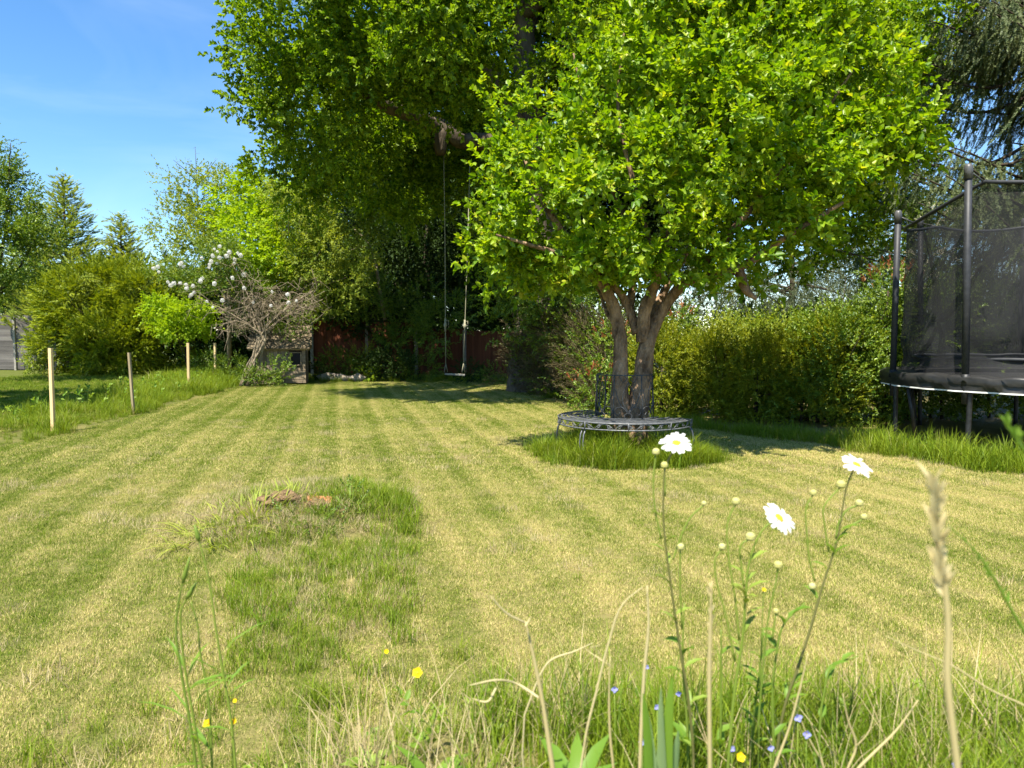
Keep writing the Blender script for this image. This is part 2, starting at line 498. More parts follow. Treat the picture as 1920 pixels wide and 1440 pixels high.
M['steel'] = plain_mat('shaded_steel', (.02, .021, .022), (.04, .041, .043), .5, .4, metal=.4, scale=25)  # grey steel, its colour darkened to carry the shade on the legs
M['pad'] = plain_mat('black_pad', (.016, .016, .016), (.03, .029, .027), .42, .45, scale=9, bump=.3)
M['trim'] = plain_mat('white_trim', (.65, .65, .62), rough=.6)
M['clasp'] = plain_mat('grey_cap', (.06, .06, .062), (.10, .10, .10), .4, .5)
M['bin'] = plain_mat('black_plastic', (.014, .015, .018), (.022, .023, .026), .45, .45)
M['stone'] = plain_mat('pale_stone', (.30, .25, .19), (.46, .39, .30), .9, .2, scale=14, bump=.6)
M['stump'] = bark_mat('rotten_stump', (.08, .05, .025), (.30, .20, .10), 22, 1)
M['terracotta'] = plain_mat('broken_terracotta', (.45, .17, .08), (.55, .25, .13), .85, .2, scale=30, bump=.4)
M['concrete'] = plain_mat('concrete_post', (.24, .22, .19), (.34, .32, .28), .9, .2, scale=20, bump=.3)
# the net: open weave
def net_mat():
    m, n, out = mat_new('open_net')
    g = nd(n, 'ShaderNodeTexCoord')
    sx = nd(n, 'ShaderNodeSeparateXYZ'); n.links.new(g.outputs['UV'], sx.inputs[0])
    outs = []
    for k in (0, 1):
        a = nd(n, 'ShaderNodeMath', operation='FRACT'); 
        mu = nd(n, 'ShaderNodeMath', operation='MULTIPLY'); mu.inputs[1].default_value = 460
        n.links.new(sx.outputs[k], mu.inputs[0]); n.links.new(mu.outputs[0], a.inputs[0])
        c = nd(n, 'ShaderNodeMath', operation='LESS_THAN'); c.inputs[1].default_value = .37
        n.links.new(a.outputs[0], c.inputs[0]); outs.append(c.outputs[0])
    mx_ = nd(n, 'ShaderNodeMath', operation='MAXIMUM'); n.links.new(outs[0], mx_.inputs[0]); n.links.new(outs[1], mx_.inputs[1])
    d = nd(n, 'ShaderNodeBsdfPrincipled'); d.inputs['Base Color'].default_value = (.028, .029, .031, 1); d.inputs['Roughness'].default_value = .75; d.inputs['Specular IOR Level'].default_value = .15
    t = nd(n, 'ShaderNodeBsdfTransparent')
    mx = nd(n, 'ShaderNodeMixShader')
    n.links.new(mx_.outputs[0], mx.inputs[0]); n.links.new(t.outputs[0], mx.inputs[1]); n.links.new(d.outputs[0], mx.inputs[2])
    n.links.new(mx.outputs[0], out.inputs[0])
    return m
M['net'] = net_mat()

# ------------------------------------------------------------------ foliage pieces and scattering
def hidden(name, me):
    return bpy.data.objects.new(name, me)      # never linked: only its geometry is read by the scatter

def leaf_arrays(p, d, n, L, W, droop, fold, lobed=False):
    """many leaves at once; p,d,n (k,3), L,W (k,)"""
    d = d / np.linalg.norm(d, axis=1)[:, None]
    s = np.cross(d, n); s /= (np.linalg.norm(s, axis=1)[:, None] + 1e-9)
    u = np.cross(s, d)
    L = L[:, None]; W = W[:, None]
    if lobed:
        prof = [(0, 0, 0), (.30, .38, .12), (.62, .55, .15), (1, 0, 0), (.62, -.55, .15), (.30, -.38, .12)]
    else:
        prof = [(0, 0, 0), (.30, .48, .14), (.70, .40, .10), (1, 0, 0), (.70, -.40, .10), (.30, -.48, .14)]
    vs = []
    for a, b, c in prof:
        vs.append(p + d * L * a + s * W * b + u * (W * c * fold * 7 - L * droop * a * a))
    V = np.stack(vs, 1).reshape(-1, 3)
    k = np.arange(len(p))[:, None] * 6
    F = np.concatenate([k + np.array([[0, 1, 2, 3]]), k + np.array([[0, 3, 4, 5]])])
    return V, F

def spray(name, mat, n=12, length=.25, L=.07, W=.04, ang=55, droop=.2, fold=.25, seed=0, tip=1.0, lobed=False, upn=.7, nx=.65):
    """a twig along +X with leaves round it"""
    r = np.random.default_rng(seed)
    t = r.uniform(0, 1, n) ** tip
    az = np.arange(n) * 2.4 + r.uniform(-.5, .5, n)
    a = np.radians(ang * (1.15 - .7 * t) + r.uniform(-14, 14, n))
    d = np.stack([np.cos(a), np.sin(a) * np.cos(az), np.sin(a) * np.sin(az) + .15], 1)
    p = np.stack([t * length, .02 * length * np.sin(az), .08 * length * np.sin(t * 3)], 1)
    nn = np.stack([nx + r.uniform(-.5, .5, n), r.uniform(-.6, .6, n), np.full(n, upn)], 1) + 1e-4
    sz = r.uniform(.7, 1.15, n) * (1 - .25 * t)
    V, F = leaf_arrays(p, d, nn, L * sz, W * sz, droop, fold, lobed)
    tint = np.repeat(r.uniform(0, 1, n), 6)
    me = mesh_np(name, V, [F], mat, True, tint)
    return hidden(name, me)

def needle_spray(name, mat, n=26, length=.4, side=.13, wid=.018, seed=0, lift=.25, flat=.35, droop=0.0, plumes=True):
    """a flat shoot along +X, side shoots on both sides, each a thin folded sliver"""
    r = np.random.default_rng(seed)
    P_, D_, L_ = [], [], []
    for i in range(n):
        t = i / n
        for sgn in (-1, 1):
            a = R(48) + r.uniform(-.25, .25)
            P_.append((t * length, 0, -droop * t * t * length))
            D_.append((math.cos(a), sgn * math.sin(a), lift * r.uniform(.3, 1.5) + r.uniform(-flat, flat)))
            L_.append(side * (1 - .65 * t) * r.uniform(.6, 1.25))
    P_.append((length * .9, 0, -droop * length * .8)); D_.append((1, 0, .1)); L_.append(side)
    p, d, L = np.array(P_, float), np.array(D_, float), np.array(L_)
    nn = np.stack([r.uniform(-.3, .3, len(p)), r.uniform(-.5, .5, len(p)), np.ones(len(p))], 1)
    dn = d / np.linalg.norm(d, axis=1)[:, None]
    s = np.cross(dn, nn); s /= np.linalg.norm(s, axis=1)[:, None]
    Wd = wid * r.uniform(.7, 1.3, len(p))[:, None]
    V = np.stack([p - s * Wd * .3, p + s * Wd * .3, p + dn * L[:, None] * .6 + s * Wd * .5, p + dn * L[:, None], p + dn * L[:, None] * .6 - s * Wd * .5], 1).reshape(-1, 3)
    k = np.arange(len(p))[:, None] * 5
    F = k + np.array([[0, 1, 2, 3, 4]])
    return hidden(name, mesh_np(name, V, [F], mat, True, np.repeat(r.uniform(0, 1, len(p)), 5)))

def blades(name, mat, n, size, h, wid, lean=.5, seed=0, seg=1, round_=False, hvar=.35, curl=.5):
    """n grass blades over a square patch (or a round tuft)"""
    r = np.random.default_rng(seed)
    if round_:
        a = r.uniform(0, TAU, n); q = np.sqrt(r.uniform(0, 1, n)) * size / 2
        b = np.stack([np.cos(a) * q, np.sin(a) * q, np.zeros(n)], 1)
    else:
        b = np.stack([r.uniform(-size / 2, size / 2, n), r.uniform(-size / 2, size / 2, n), np.zeros(n)], 1)
    H = h * (1 + r.uniform(-hvar, hvar, n))
    az = r.uniform(0, TAU, n)
    ln = lean * r.uniform(.1, 1, n)
    d = np.stack([np.cos(az), np.sin(az), np.zeros(n)], 1)
    sa = az + np.pi / 2 + r.uniform(-.8, .8, n)
    s = np.stack([np.cos(sa), np.sin(sa), np.zeros(n)], 1) * (wid * r.uniform(.6, 1.3, n))[:, None] / 2
    up = np.array([0, 0, 1.0])
    tint = r.uniform(0, 1, n)
    if seg == 1:
        tip = b + d * (H * ln)[:, None] + up * (H * np.sqrt(np.maximum(.05, 1 - ln ** 2)))[:, None]
        V = np.stack([b - s, b + s, tip], 1).reshape(-1, 3)
        F = np.arange(n * 3).reshape(-1, 3)
        return hidden(name, mesh_np(name, V, [F], mat, False, np.repeat(tint, 3)))
    rows = []
    for j in range(seg + 1):
        t = j / seg
        c = b + d * (H * ln * t ** (1 + curl))[:, None] + up * (H * (t - .35 * ln * t ** 3))[:, None]
        wd = (1 - t ** 2.2)
        if j < seg: rows += [c - s * wd, c + s * wd]
        else: rows += [c]
    V = np.stack(rows, 1).reshape(-1, 3)
    m = 2 * seg + 1
    k = np.arange(n)[:, None] * m
    Fq = np.concatenate([k + np.array([[2 * j, 2 * j + 1, 2 * j + 3, 2 * j + 2]]) for j in range(seg - 1)])
    Ft = k + np.array([[2 * seg - 2, 2 * seg - 1, 2 * seg]])
    return hidden(name, mesh_np(name, V, [Fq, Ft], mat, True, np.repeat(tint, m)))

_groups = {}
def scatter_group(variants):
    key = tuple(v.name for v in variants)
    if key in _groups: return _groups[key]
    ng = bpy.data.node_groups.new('scatter', 'GeometryNodeTree')
    ng.interface.new_socket('Geometry', in_out='INPUT', socket_type='NodeSocketGeometry')
    ng.interface.new_socket('Geometry', in_out='OUTPUT', socket_type='NodeSocketGeometry')
    N, Lk = ng.nodes.new, ng.links.new
    gi, go = N('NodeGroupInput'), N('NodeGroupOutput')
    iop = N('GeometryNodeInstanceOnPoints')
    jn = N('GeometryNodeJoinGeometry')
    for v in variants:
        oi = N('GeometryNodeObjectInfo'); oi.inputs['Object'].default_value = v
        oi.inputs['As Instance'].default_value = False
        g2 = N('GeometryNodeGeometryToInstance')
        Lk(oi.outputs['Geometry'], g2.inputs[0]); Lk(g2.outputs[0], jn.inputs[0])
    def attr(nm, ty):
        a = N('GeometryNodeInputNamedAttribute'); a.data_type = ty; a.inputs['Name'].default_value = nm
        return a.outputs['Attribute']
    er = N('FunctionNodeEulerToRotation')
    Lk(attr('rot', 'FLOAT_VECTOR'), er.inputs[0])
    Lk(gi.outputs[0], iop.inputs['Points']); Lk(jn.outputs[0], iop.inputs['Instance'])
    iop.inputs['Pick Instance'].default_value = True
    Lk(attr('idx', 'INT'), iop.inputs['Instance Index'])
    Lk(er.outputs[0], iop.inputs['Rotation'])
    Lk(attr('scl', 'FLOAT'), iop.inputs['Scale'])
    Lk(iop.outputs[0], go.inputs[0])
    _groups[key] = ng
    return ng
def scatter(name, pts, rot, scl, variants, parent=None, seed=0, label=None, cat=None, kind=None, group=None, loc=None):
    r = np.random.default_rng(seed + 991)
    n = len(pts)
    org = origin_of(parent) if parent else (Vector(loc) if loc is not None else Vector((0, 0, 0)))
    me = bpy.data.meshes.new(name)
    me.vertices.add(n)
    me.vertices.foreach_set('co', (np.asarray(pts) - np.array(org)).astype(np.float32).ravel())
    a = me.attributes.new('rot', 'FLOAT_VECTOR', 'POINT'); a.data.foreach_set('vector', np.asarray(rot, np.float32).ravel())
    a = me.attributes.new('scl', 'FLOAT', 'POINT'); a.data.foreach_set('value', np.asarray(scl, np.float32))
    a = me.attributes.new('idx', 'INT', 'POINT'); a.data.foreach_set('value', r.integers(0, len(variants), n).astype(np.int32))
    o = link(name, me, parent, org if not parent else None)
    md = o.modifiers.new('scatter', 'NODES')
    md.node_group = scatter_group(variants)
    for m in {v.data.materials[0] for v in variants}: me.materials.append(m)
    return tag(o, label, cat, group, kind)
def euler_of(d, roll):
    d = d / (np.linalg.norm(d, axis=1)[:, None] + 1e-9)
    return np.stack([roll, -np.arcsin(np.clip(d[:, 2], -1, 1)), np.arctan2(d[:, 1], d[:, 0])], 1)
def rand_dirs(r, n):
    v = r.normal(size=(n, 3)); return v / np.linalg.norm(v, axis=1)[:, None]

def crown(name, parent, blobs, variants, sub_r=.4, dens=3.0, per=20, scale=1.0, seed=0, up=.35, shell=.72, out=.8, zmin=.05, rmin=.35, roll=.5, kind=None, cat=None, label=None, loc=None):
    """blobs [(centre, radius or (rx,ry,rz))] -> clumps on and in them -> sprays on the clumps"""
    r = np.random.default_rng(seed)
    cs = np.array([list(b[0]) for b in blobs], float)
    rs = np.array([[b[1]] * 3 if not hasattr(b[1], '__len__') else list(b[1]) for b in blobs], float)
    PP, DD = [], []
    for i in range(len(blobs)):
        rm = rs[i].mean()
        ns = max(3, int(12.6 * rm * rm * dens))
        d = rand_dirs(r, ns)
        sc_ = cs[i] + d * rs[i] * (r.uniform(shell, 1.02, ns) * r.uniform(.82, 1.12, ns))[:, None]
        k = sub_r * r.uniform(.55, 1.35, ns)
        e = rand_dirs(r, ns * per).reshape(ns, per, 3)
        q = sc_[:, None, :] + e * (k[:, None, None]) * r.uniform(.25, 1.05, (ns, per, 1)) * np.array([1, 1, .75])
        dd = e * .7 + (d * out)[:, None, :] + r.normal(size=(ns, per, 3)) * .35 + np.array([0, 0, up])
        PP.append(q.reshape(-1, 3)); DD.append(dd.reshape(-1, 3))
    pts, dirs = np.concatenate(PP), np.concatenate(DD)
    keep = pts[:, 2] > zmin
    for i in range(len(blobs)):                       # nothing deep inside
        q = np.linalg.norm((pts - cs[i]) / rs[i], axis=1)
        keep &= (q > rmin)
    pts, dirs = pts[keep], dirs[keep]
    n = len(pts)
    return scatter(name, pts, euler_of(dirs, r.normal(0, roll, n)), scale * r.uniform(.62, 1.25, n), variants, parent, seed, kind=kind, cat=cat, label=label, loc=loc), n

V_apple = [spray('apple_spray', M['apple_leaf'], 12, .27, .090, .056, 60, .2, .28, s, .8) for s in (1, 2, 3)]
V_oak = [spray('oak_spray', M['oak_leaf'], 15, .30, .10, .058, 62, .15, .3, s, .55, True) for s in (4, 5, 6)]
V_oakbig = [spray('oak_branchlet', M['oak_leaf'], 26, .6, .17, .10, 60, .2, .3, s, .6, True) for s in (7, 8)]
V_maple = [spray('maple_spray', M['maple_leaf'], 14, .30, .085, .065, 75, .25, .2, s, .7, upn=2.0) for s in (9, 10)]
V_pale = [spray('hornbeam_spray', M['pale_leaf'], 14, .34, .07, .042, 60, .2, .25, s, .9) for s in (11, 12)]
V_dark = [spray('holly_spray', M['dark_leaf'], 16, .30, .075, .042, 60, .1, .35, s, .8) for s in (13, 14)]
V_mid = [spray('shrub_spray', M['mid_leaf'], 13, .24, .065, .036, 58, .15, .3, s, .8) for s in (15, 16)]
V_hedge = [spray('hedge_spray', M['hedge'], 22, .17, .030, .015, 50, .1, .3, s, .9) for s in (17, 18, 19)]
V_yew = [needle_spray('yew_spray', M['yew'], 12, .30, .11, .030, s, .3, .4) for s in (20, 21, 22)]
V_con = [needle_spray('cypress_spray', M['conifer'], 15, .45, .16, .034, s, .25, .35) for s in (23, 24)]
V_spr = [needle_spray('spruce_spray', M['spruce'], 30, .42, .055, .014, s, 0, .9, .12) for s in (25, 26)]
V_red = [spray('photinia_spray', M['red_leaf'], 10, .16, .085, .030, 32, .1, .3, s, .5) for s in (27, 28)]
V_wil = [spray('willow_spray', M['willow'], 18, .55, .08, .016, 35, .3, .2, s, 1.0) for s in (29, 30)]
V_brown = [spray('twig_spray', M['brown_leaf'], 14, .34, .12, .010, 30, .2, .2, s, 1.0) for s in (31, 32)]
V_white = [spray('blossom_spray', M['cream_petal'], 16, .14, .028, .026, 70, .0, .3, s, .4) for s in (33,)]

# ------------------------------------------------------------------ the ground
LEFT = [G(-500, 905), G(-200, 870), G(0, 838), G(101, 818), G(170, 797), G(252, 778), G(330, 754), G(400, 738), G(440, 722), G(460, 714)]
RIGHT = [G(2500, 960), G(1920, 893), G(1700, 862), G(1560, 838), G(1400, 815), G(1230, 800), G(1150, 775), G(1085, 757), G(1010, 742), G(970, 728), G(930, 716)]
def left_x(y):
    return np.interp(y, [p.y for p in LEFT], [p.x for p in LEFT], left=-12)
def right_x(y):
    return np.interp(y, [p.y for p in RIGHT], [p.x for p in RIGHT], left=20)
def sstep(a, b, x):
    t = np.clip((x - a) / (b - a), 0, 1); return t * t * (3 - 2 * t)
def gh(x, y):
    x = np.asarray(x, float); y = np.asarray(y, float)
    h = .46 * sstep(-.95, -.15, x) * sstep(2.3, 1.5, y)
    h = h + .22 * np.exp(-(((x + 1.55) / .74) ** 2 + ((y - 5.30) / .75) ** 2) ** 1.6)
    h = h + .05 * np.exp(-(((x + 1.2) / .8) ** 2 + ((y - 4.0) / .9) ** 2) ** 1.5)
    h = h + .012 * np.sin(x * 2.1 + 1) * np.sin(y * 1.7)
    h = h + .10 * sstep(0, .8, left_x(y) - x) * sstep(6, 10, y) * (1 - sstep(1.5, 3, left_x(y) - x))
    return h
xs = np.concatenate([np.linspace(-600, -30, 18), np.linspace(-25, -4.2, 40), np.linspace(-4, 4, 130), np.linspace(4.2, 25, 40), np.linspace(30, 600, 18)])
ys = np.concatenate([np.linspace(-200, -6, 8), np.linspace(-5, .9, 12), np.linspace(1, 8, 110), np.linspace(8.2, 26, 60), np.linspace(28, 900, 22)])
X, Y = np.meshgrid(xs, ys)
Z = gh(X, Y)
nx, ny = len(xs), len(ys)
i0 = (np.arange(ny - 1)[:, None] * nx + np.arange(nx - 1)[None, :]).ravel()
gme = mesh_np('lawn', np.stack([X.ravel(), Y.ravel(), Z.ravel()], 1), [np.stack([i0, i0 + 1, i0 + 1 + nx, i0 + nx], 1)], M['ground'], True)
tag(link('lawn', gme), 'mown striped lawn, green and straw coloured', None, None, 'structure')

def on_mound(x, y):       # ragged unmown patch round the stump, narrowing towards the camera
    n_ = .07 * np.sin(x * 9) + .06 * np.sin(y * 7 + 1)
    q = (x + .285 * y - .02) / (.125 * y)
    return (q > -1 - n_ * 2.2) & (q < 1.12 + n_ * .35) & (y > 2.9 + .3 * np.sin(x * 8)) & (y < 5.95 + .12 * np.sin(x * 6))
rg = np.random.default_rng(5)
def cells(x0, x1, y0, y1, step, jit=.5):
    gx, gy = np.meshgrid(np.arange(x0, x1, step), np.arange(y0, y1, step))
    gx = gx.ravel() + rg.uniform(-jit, jit, gx.size) * step
    gy = gy.ravel() + rg.uniform(-jit, jit, gy.size) * step
    return gx, gy
def in_view(x, y, m=1.0):
    return np.abs(x) < .74 * y + m
def ground_scatter(name, x, y, variants, scl, label, seed=0, dz=0.0):
    n = len(x)
    r = np.random.default_rng(seed)
    rot = np.stack([np.zeros(n), np.zeros(n), r.uniform(0, TAU, n)], 1)
    p = np.stack([x, y, gh(x, y) + dz], 1)
    return scatter(name, p, rot, scl, variants, None, seed, label=label, kind='stuff')

def mn_field(x, y): return np.array([mn.noise(Vector((a * 1.1, b * 1.1, 3.3))) for a, b in zip(x, y)])
V_l1 = [blades('lawn_tuft', M['lawn'], 620, .24, .016, .0026, .98, s) for s in (1, 2, 3)]
V_l2 = [blades('lawn_patch', M['lawn'], 1300, .55, .019, .005, .97, s) for s in (4, 5, 6)]
x, y = cells(-7, 7, 1.9, 7.2, .125)
k = in_view(x, y, .6) & (x > left_x(y) - .1) & (x < right_x(y) + .15) & (gh(x, y) < .3)
ground_scatter('mown_grass', x[k], y[k], V_l1, rg.uniform(.8, 1.15, k.sum()), 'short mown grass of the near lawn', 1)
x, y = cells(-18, 18, 6.9, 24.5, .30)
k = in_view(x, y, 1) & (x > left_x(y) - .05) & (x < right_x(y) + .3) & (y < 23.2)
k2 = in_view(x, y, 1) & (x < left_x(y) - .9 - .3 * np.sin(y)) & (y > 8)
kk = k | k2
ground_scatter('mown_grass', x[kk], y[kk], V_l2, rg.uniform(.85, 1.15, kk.sum()) * np.where(k2[kk], 1.5, 1), 'short mown grass of the far lawn', 2)

V_g1 = [blades('grass_clump', M['grass_green'], 46, .17, .11, .0042, 1.0, s, 3, True, .6) for s in (1, 2, 3)]
V_g2 = [blades('long_grass_clump', M['grass_dark'], 90, .34, .25, .008, .95, s, 3, True, .65) for s in (4, 5, 6)]
V_g3 = [blades('near_grass_clump', M['grass_green'], 42, .15, .24, .0045, .75, s, 4, True, .6) for s in (7, 8, 9)]
V_g4 = [blades('dry_grass_clump', M['grass_dry'], 20, .14, .24, .0028, 1.1, s, 4, True, .6) for s in (10, 11)]
V_g5 = [blades('rough_grass_clump', M['grass'], 120, .30, .13, .008, .8, s, 2, True, .5) for s in (12, 13)]
V_mat = [blades('dry_thatch', M['grass_dry'], 90, .2, .045, .0028, 1.0, s, 1, True) for s in (14, 15)]

# unmown patch
x, y = cells(-2.6, 0, 2.8, 6.4, .072)
k = on_mound(x, y) & (rg.uniform(0, 1, len(x)) < (.74 + .3 * np.sin(x * 7 + 2) * np.sin(y * 5)) * (1 - .6 * sstep(5.1, 5.6, y) * sstep(-1.25, -1.5, x)))
h = (.55 + .40 * sstep(5.9, 5.3, y[k]) * sstep(-1.6, -.9, x[k]) * sstep(4.4, 5, y[k]) + rg.uniform(-.15, .3, k.sum())) * (1 - .45 * sstep(5.0, 5.5, y[k]) * sstep(-1.2, -1.6, x[k]))
ground_scatter('unmown_grass', x[k], y[k], V_g1, h, 'ragged green unmown grass on the low mound in the lawn', 3)
x, y = cells(-2.6, -.3, 2.8, 6.1, .10)
k = on_mound(x, y) & (rg.uniform(0, 1, len(x)) < .4 + .6 * sstep(4.9, 5.5, y))
ground_scatter('dead_grass', x[k], y[k], V_mat, rg.uniform(.7, 1.3, k.sum()), 'matted dead grass round the stump', 4)
# long grass along the posts
x, y = cells(-17, -3, 7.5, 24.5, .17)
dl = left_x(y) - x
k = in_view(x, y, 1) & (dl > -.05) & (dl < .75 + .12 * (y - 9) + .2 * np.sin(y * 1.3)) & (y < 24.3)
ground_scatter('long_grass', x[k], y[k], V_g2, rg.uniform(.4, 1.15, k.sum()) * np.clip(.65 + .05 * (y[k] - 9), .6, 1.2) * (.85 + .3 * np.sin(x[k] * 3.1) * np.sin(y[k] * 2.3)), 'long green grass along the row of posts', 5)
x, y = cells(-17, -3, 7.5, 29, .3)
dl = left_x(y) - x
k = in_view(x, y, 1) & (dl > .6) & (y < 29)
ground_scatter('rough_grass', x[k], y[k], V_g5, rg.uniform(.4, .8, k.sum()), 'rough grass left of the posts', 6)
# right edge grass
x, y = cells(0, 14, 7.0, 24, .15)
dr = x - right_x(y)
k = in_view(x, y, 1.2) & (dr > -.03 + .15 * np.sin(y * 5)) & (dr < .9)
ground_scatter('long_grass', x[k], y[k], V_g2, rg.uniform(.35, .95, k.sum()) * np.where(x[k] > 4.3, 1.1, .75), 'long green grass along the foot of the right hedge', 7)
# far edge
x, y = cells(-10, 3, 22.2, 24.6, .25)
ground_scatter('long_grass', x, y, V_g2, rg.uniform(.3, .8, len(x)), 'long grass at the foot of the far flower bed', 8)
# things lying and growing in the mown lawn
x, y = cells(-6, 7, 2.2, 12, .30)
k = in_view(x, y, .4) & (x > left_x(y)) & (x < right_x(y)) & (rg.uniform(0, 1, len(x)) < .55) & (mn_field(x, y) > .02)
ground_scatter('dead_grass', x[k], y[k], V_mat, rg.uniform(.6, 1.5, k.sum()), 'loose dry clippings lying on the lawn', 21)
x, y = cells(-8, 8, 2.2, 18, .42)
k = in_view(x, y, .4) & (x > left_x(y)) & (x < right_x(y)) & (rg.uniform(0, 1, len(x)) < .5) & (mn_field(x + 9, y) > 0)
ground_scatter('green_lawn_tufts', x[k], y[k], V_g1, rg.uniform(.22, .5, k.sum()), 'small darker green tufts missed by the mower', 22)
# round the bench
BX, BY = 1.30, 8.30
cx_, cy_ = [], []
for i in range(34):                                   # separate tufts, thickest in front of the seat
    a = rg.uniform(0, TAU); q = .98 * math.sqrt(rg.uniform(0, 1)); m_ = int(rg.integers(4, 15)); sp0 = rg.uniform(.05, .16)
    cx_ += list(BX + 1.0 * q * math.cos(a) + rg.normal(0, sp0, m_)); cy_ += list(BY - .12 + q * math.sin(a) * .70 + rg.normal(0, sp0, m_))
for ax, ay in ((-.72, -.42), (-.55, -.62), (-.85, -.2), (.1, -.85), (.72, -.45), (.45, -.7), (-.2, -.8)):
    m_ = 16; cx_ += list(BX + ax + rg.normal(0, .10, m_)); cy_ += list(BY + ay + rg.normal(0, .08, m_))
x, y = np.array(cx_), np.array(cy_)
ground_scatter('tufted_grass', x, y, V_g2, rg.uniform(.45, 1.15, len(x)) * (.8 + .25 * np.sin(x * 8)) * (1 + .5 * np.exp(-((x - BX) ** 2 + (y - BY) ** 2) / .2)), 'tall tufted grass under the tree bench', 9)

# the near bank
x, y = cells(-1.5, 3.2, .75, 2.75, .066)
d_ = rg.uniform(0, 1, len(x))
edge = (.25 * sstep(-1.2, -.2, x) + .75 * sstep(-.35, .45, x)) * sstep(2.2, 1.6, y + .12 * np.sin(x * 5))
k = (d_ < edge * .88) & in_view(x, y, .35) & (gh(x, y) >= 0) & (y + .0 * x > .95)
ground_scatter('bank_grass', x[k], y[k], V_g3, (rg.uniform(.25, .85, k.sum()) * np.where(x[k] > .25, .85, .6) * (1 - .5 * sstep(1.4, 2.1, y[k]))), 'tall wild grass on the near bank', 10)
k = (d_ > .62) & (edge > .2) & in_view(x, y, .3) & (y > 1.0)
ground_scatter('dry_grass', x[k], y[k], V_g4, rg.uniform(.35, .95, k.sum()) * (1 - .4 * sstep(1.4, 2.1, y[k])), 'dry bleached grass among the bank grass', 11)
x, y = cells(-1.0, 1.9, .95, 1.85, .045)
k = (rg.uniform(0, 1, len(x)) < .8 * sstep(-.35, .35, x) * sstep(1.85, 1.45, y)) & in_view(x, y, .25)
ground_scatter('bank_grass', x[k], y[k], V_g3, rg.uniform(.25, .75, k.sum()), 'dense lower grass at the front of the near bank', 16)
x, y = cells(-2.4, .3, 1.7, 3.1, .11)
k = (rg.uniform(0, 1, len(x)) < .55 * sstep(3.1, 2.2, y + .3 * np.sin(x * 3))) & in_view(x, y, .35)
ground_scatter('lawn_edge_grass', x[k], y[k], V_g1, rg.uniform(.4, .95, k.sum()), 'uneven grass where the bank meets the lawn', 12)

V_weed = [spray('weed_spray', M['dock'], 8, .07, .028, .016, 60, .2, .2, s, .8, upn=1.5) for s in (41, 42)]
x, y = cells(-1.5, 3.0, .9, 2.5, .075)
k = (rg.uniform(0, 1, len(x)) < .8 * sstep(-1.1, -.3, x) * sstep(2.5, 2.0, y)) & in_view(x, y, .3) & (np.sin(x * 6 + 1) * np.sin(y * 8) > -.3)
n = int(k.sum()); a = rg.uniform(0, TAU, n)
scatter('low_weeds', np.stack([x[k], y[k], gh(x[k], y[k]) + rg.uniform(0, .05, n)], 1), euler_of(np.stack([np.cos(a), np.sin(a), rg.uniform(.3, 1.6, n)], 1), rg.normal(0, .4, n)), rg.uniform(.5, 1.2, n), V_weed, None, 14, 'small broad-leaved weeds among the bank grass', kind='stuff')
x, y = cells(-14, -3, 9, 23.5, .34)
dl = left_x(y) - x
k = in_view(x, y, 1) & (dl > .25) & (dl < 2.2) & (rg.uniform(0, 1, len(x)) < .5)
n = int(k.sum()); a = rg.uniform(0, TAU, n)
scatter('low_weeds', np.stack([x[k], y[k], gh(x[k], y[k]) + rg.uniform(.05, .22, n)], 1), euler_of(np.stack([np.cos(a), np.sin(a), rg.uniform(.6, 1.8, n)], 1), rg.normal(0, .4, n)), rg.uniform(1.5, 3.2, n), V_weed, None, 15, 'broad-leaved weeds in the long grass by the stakes', kind='stuff')

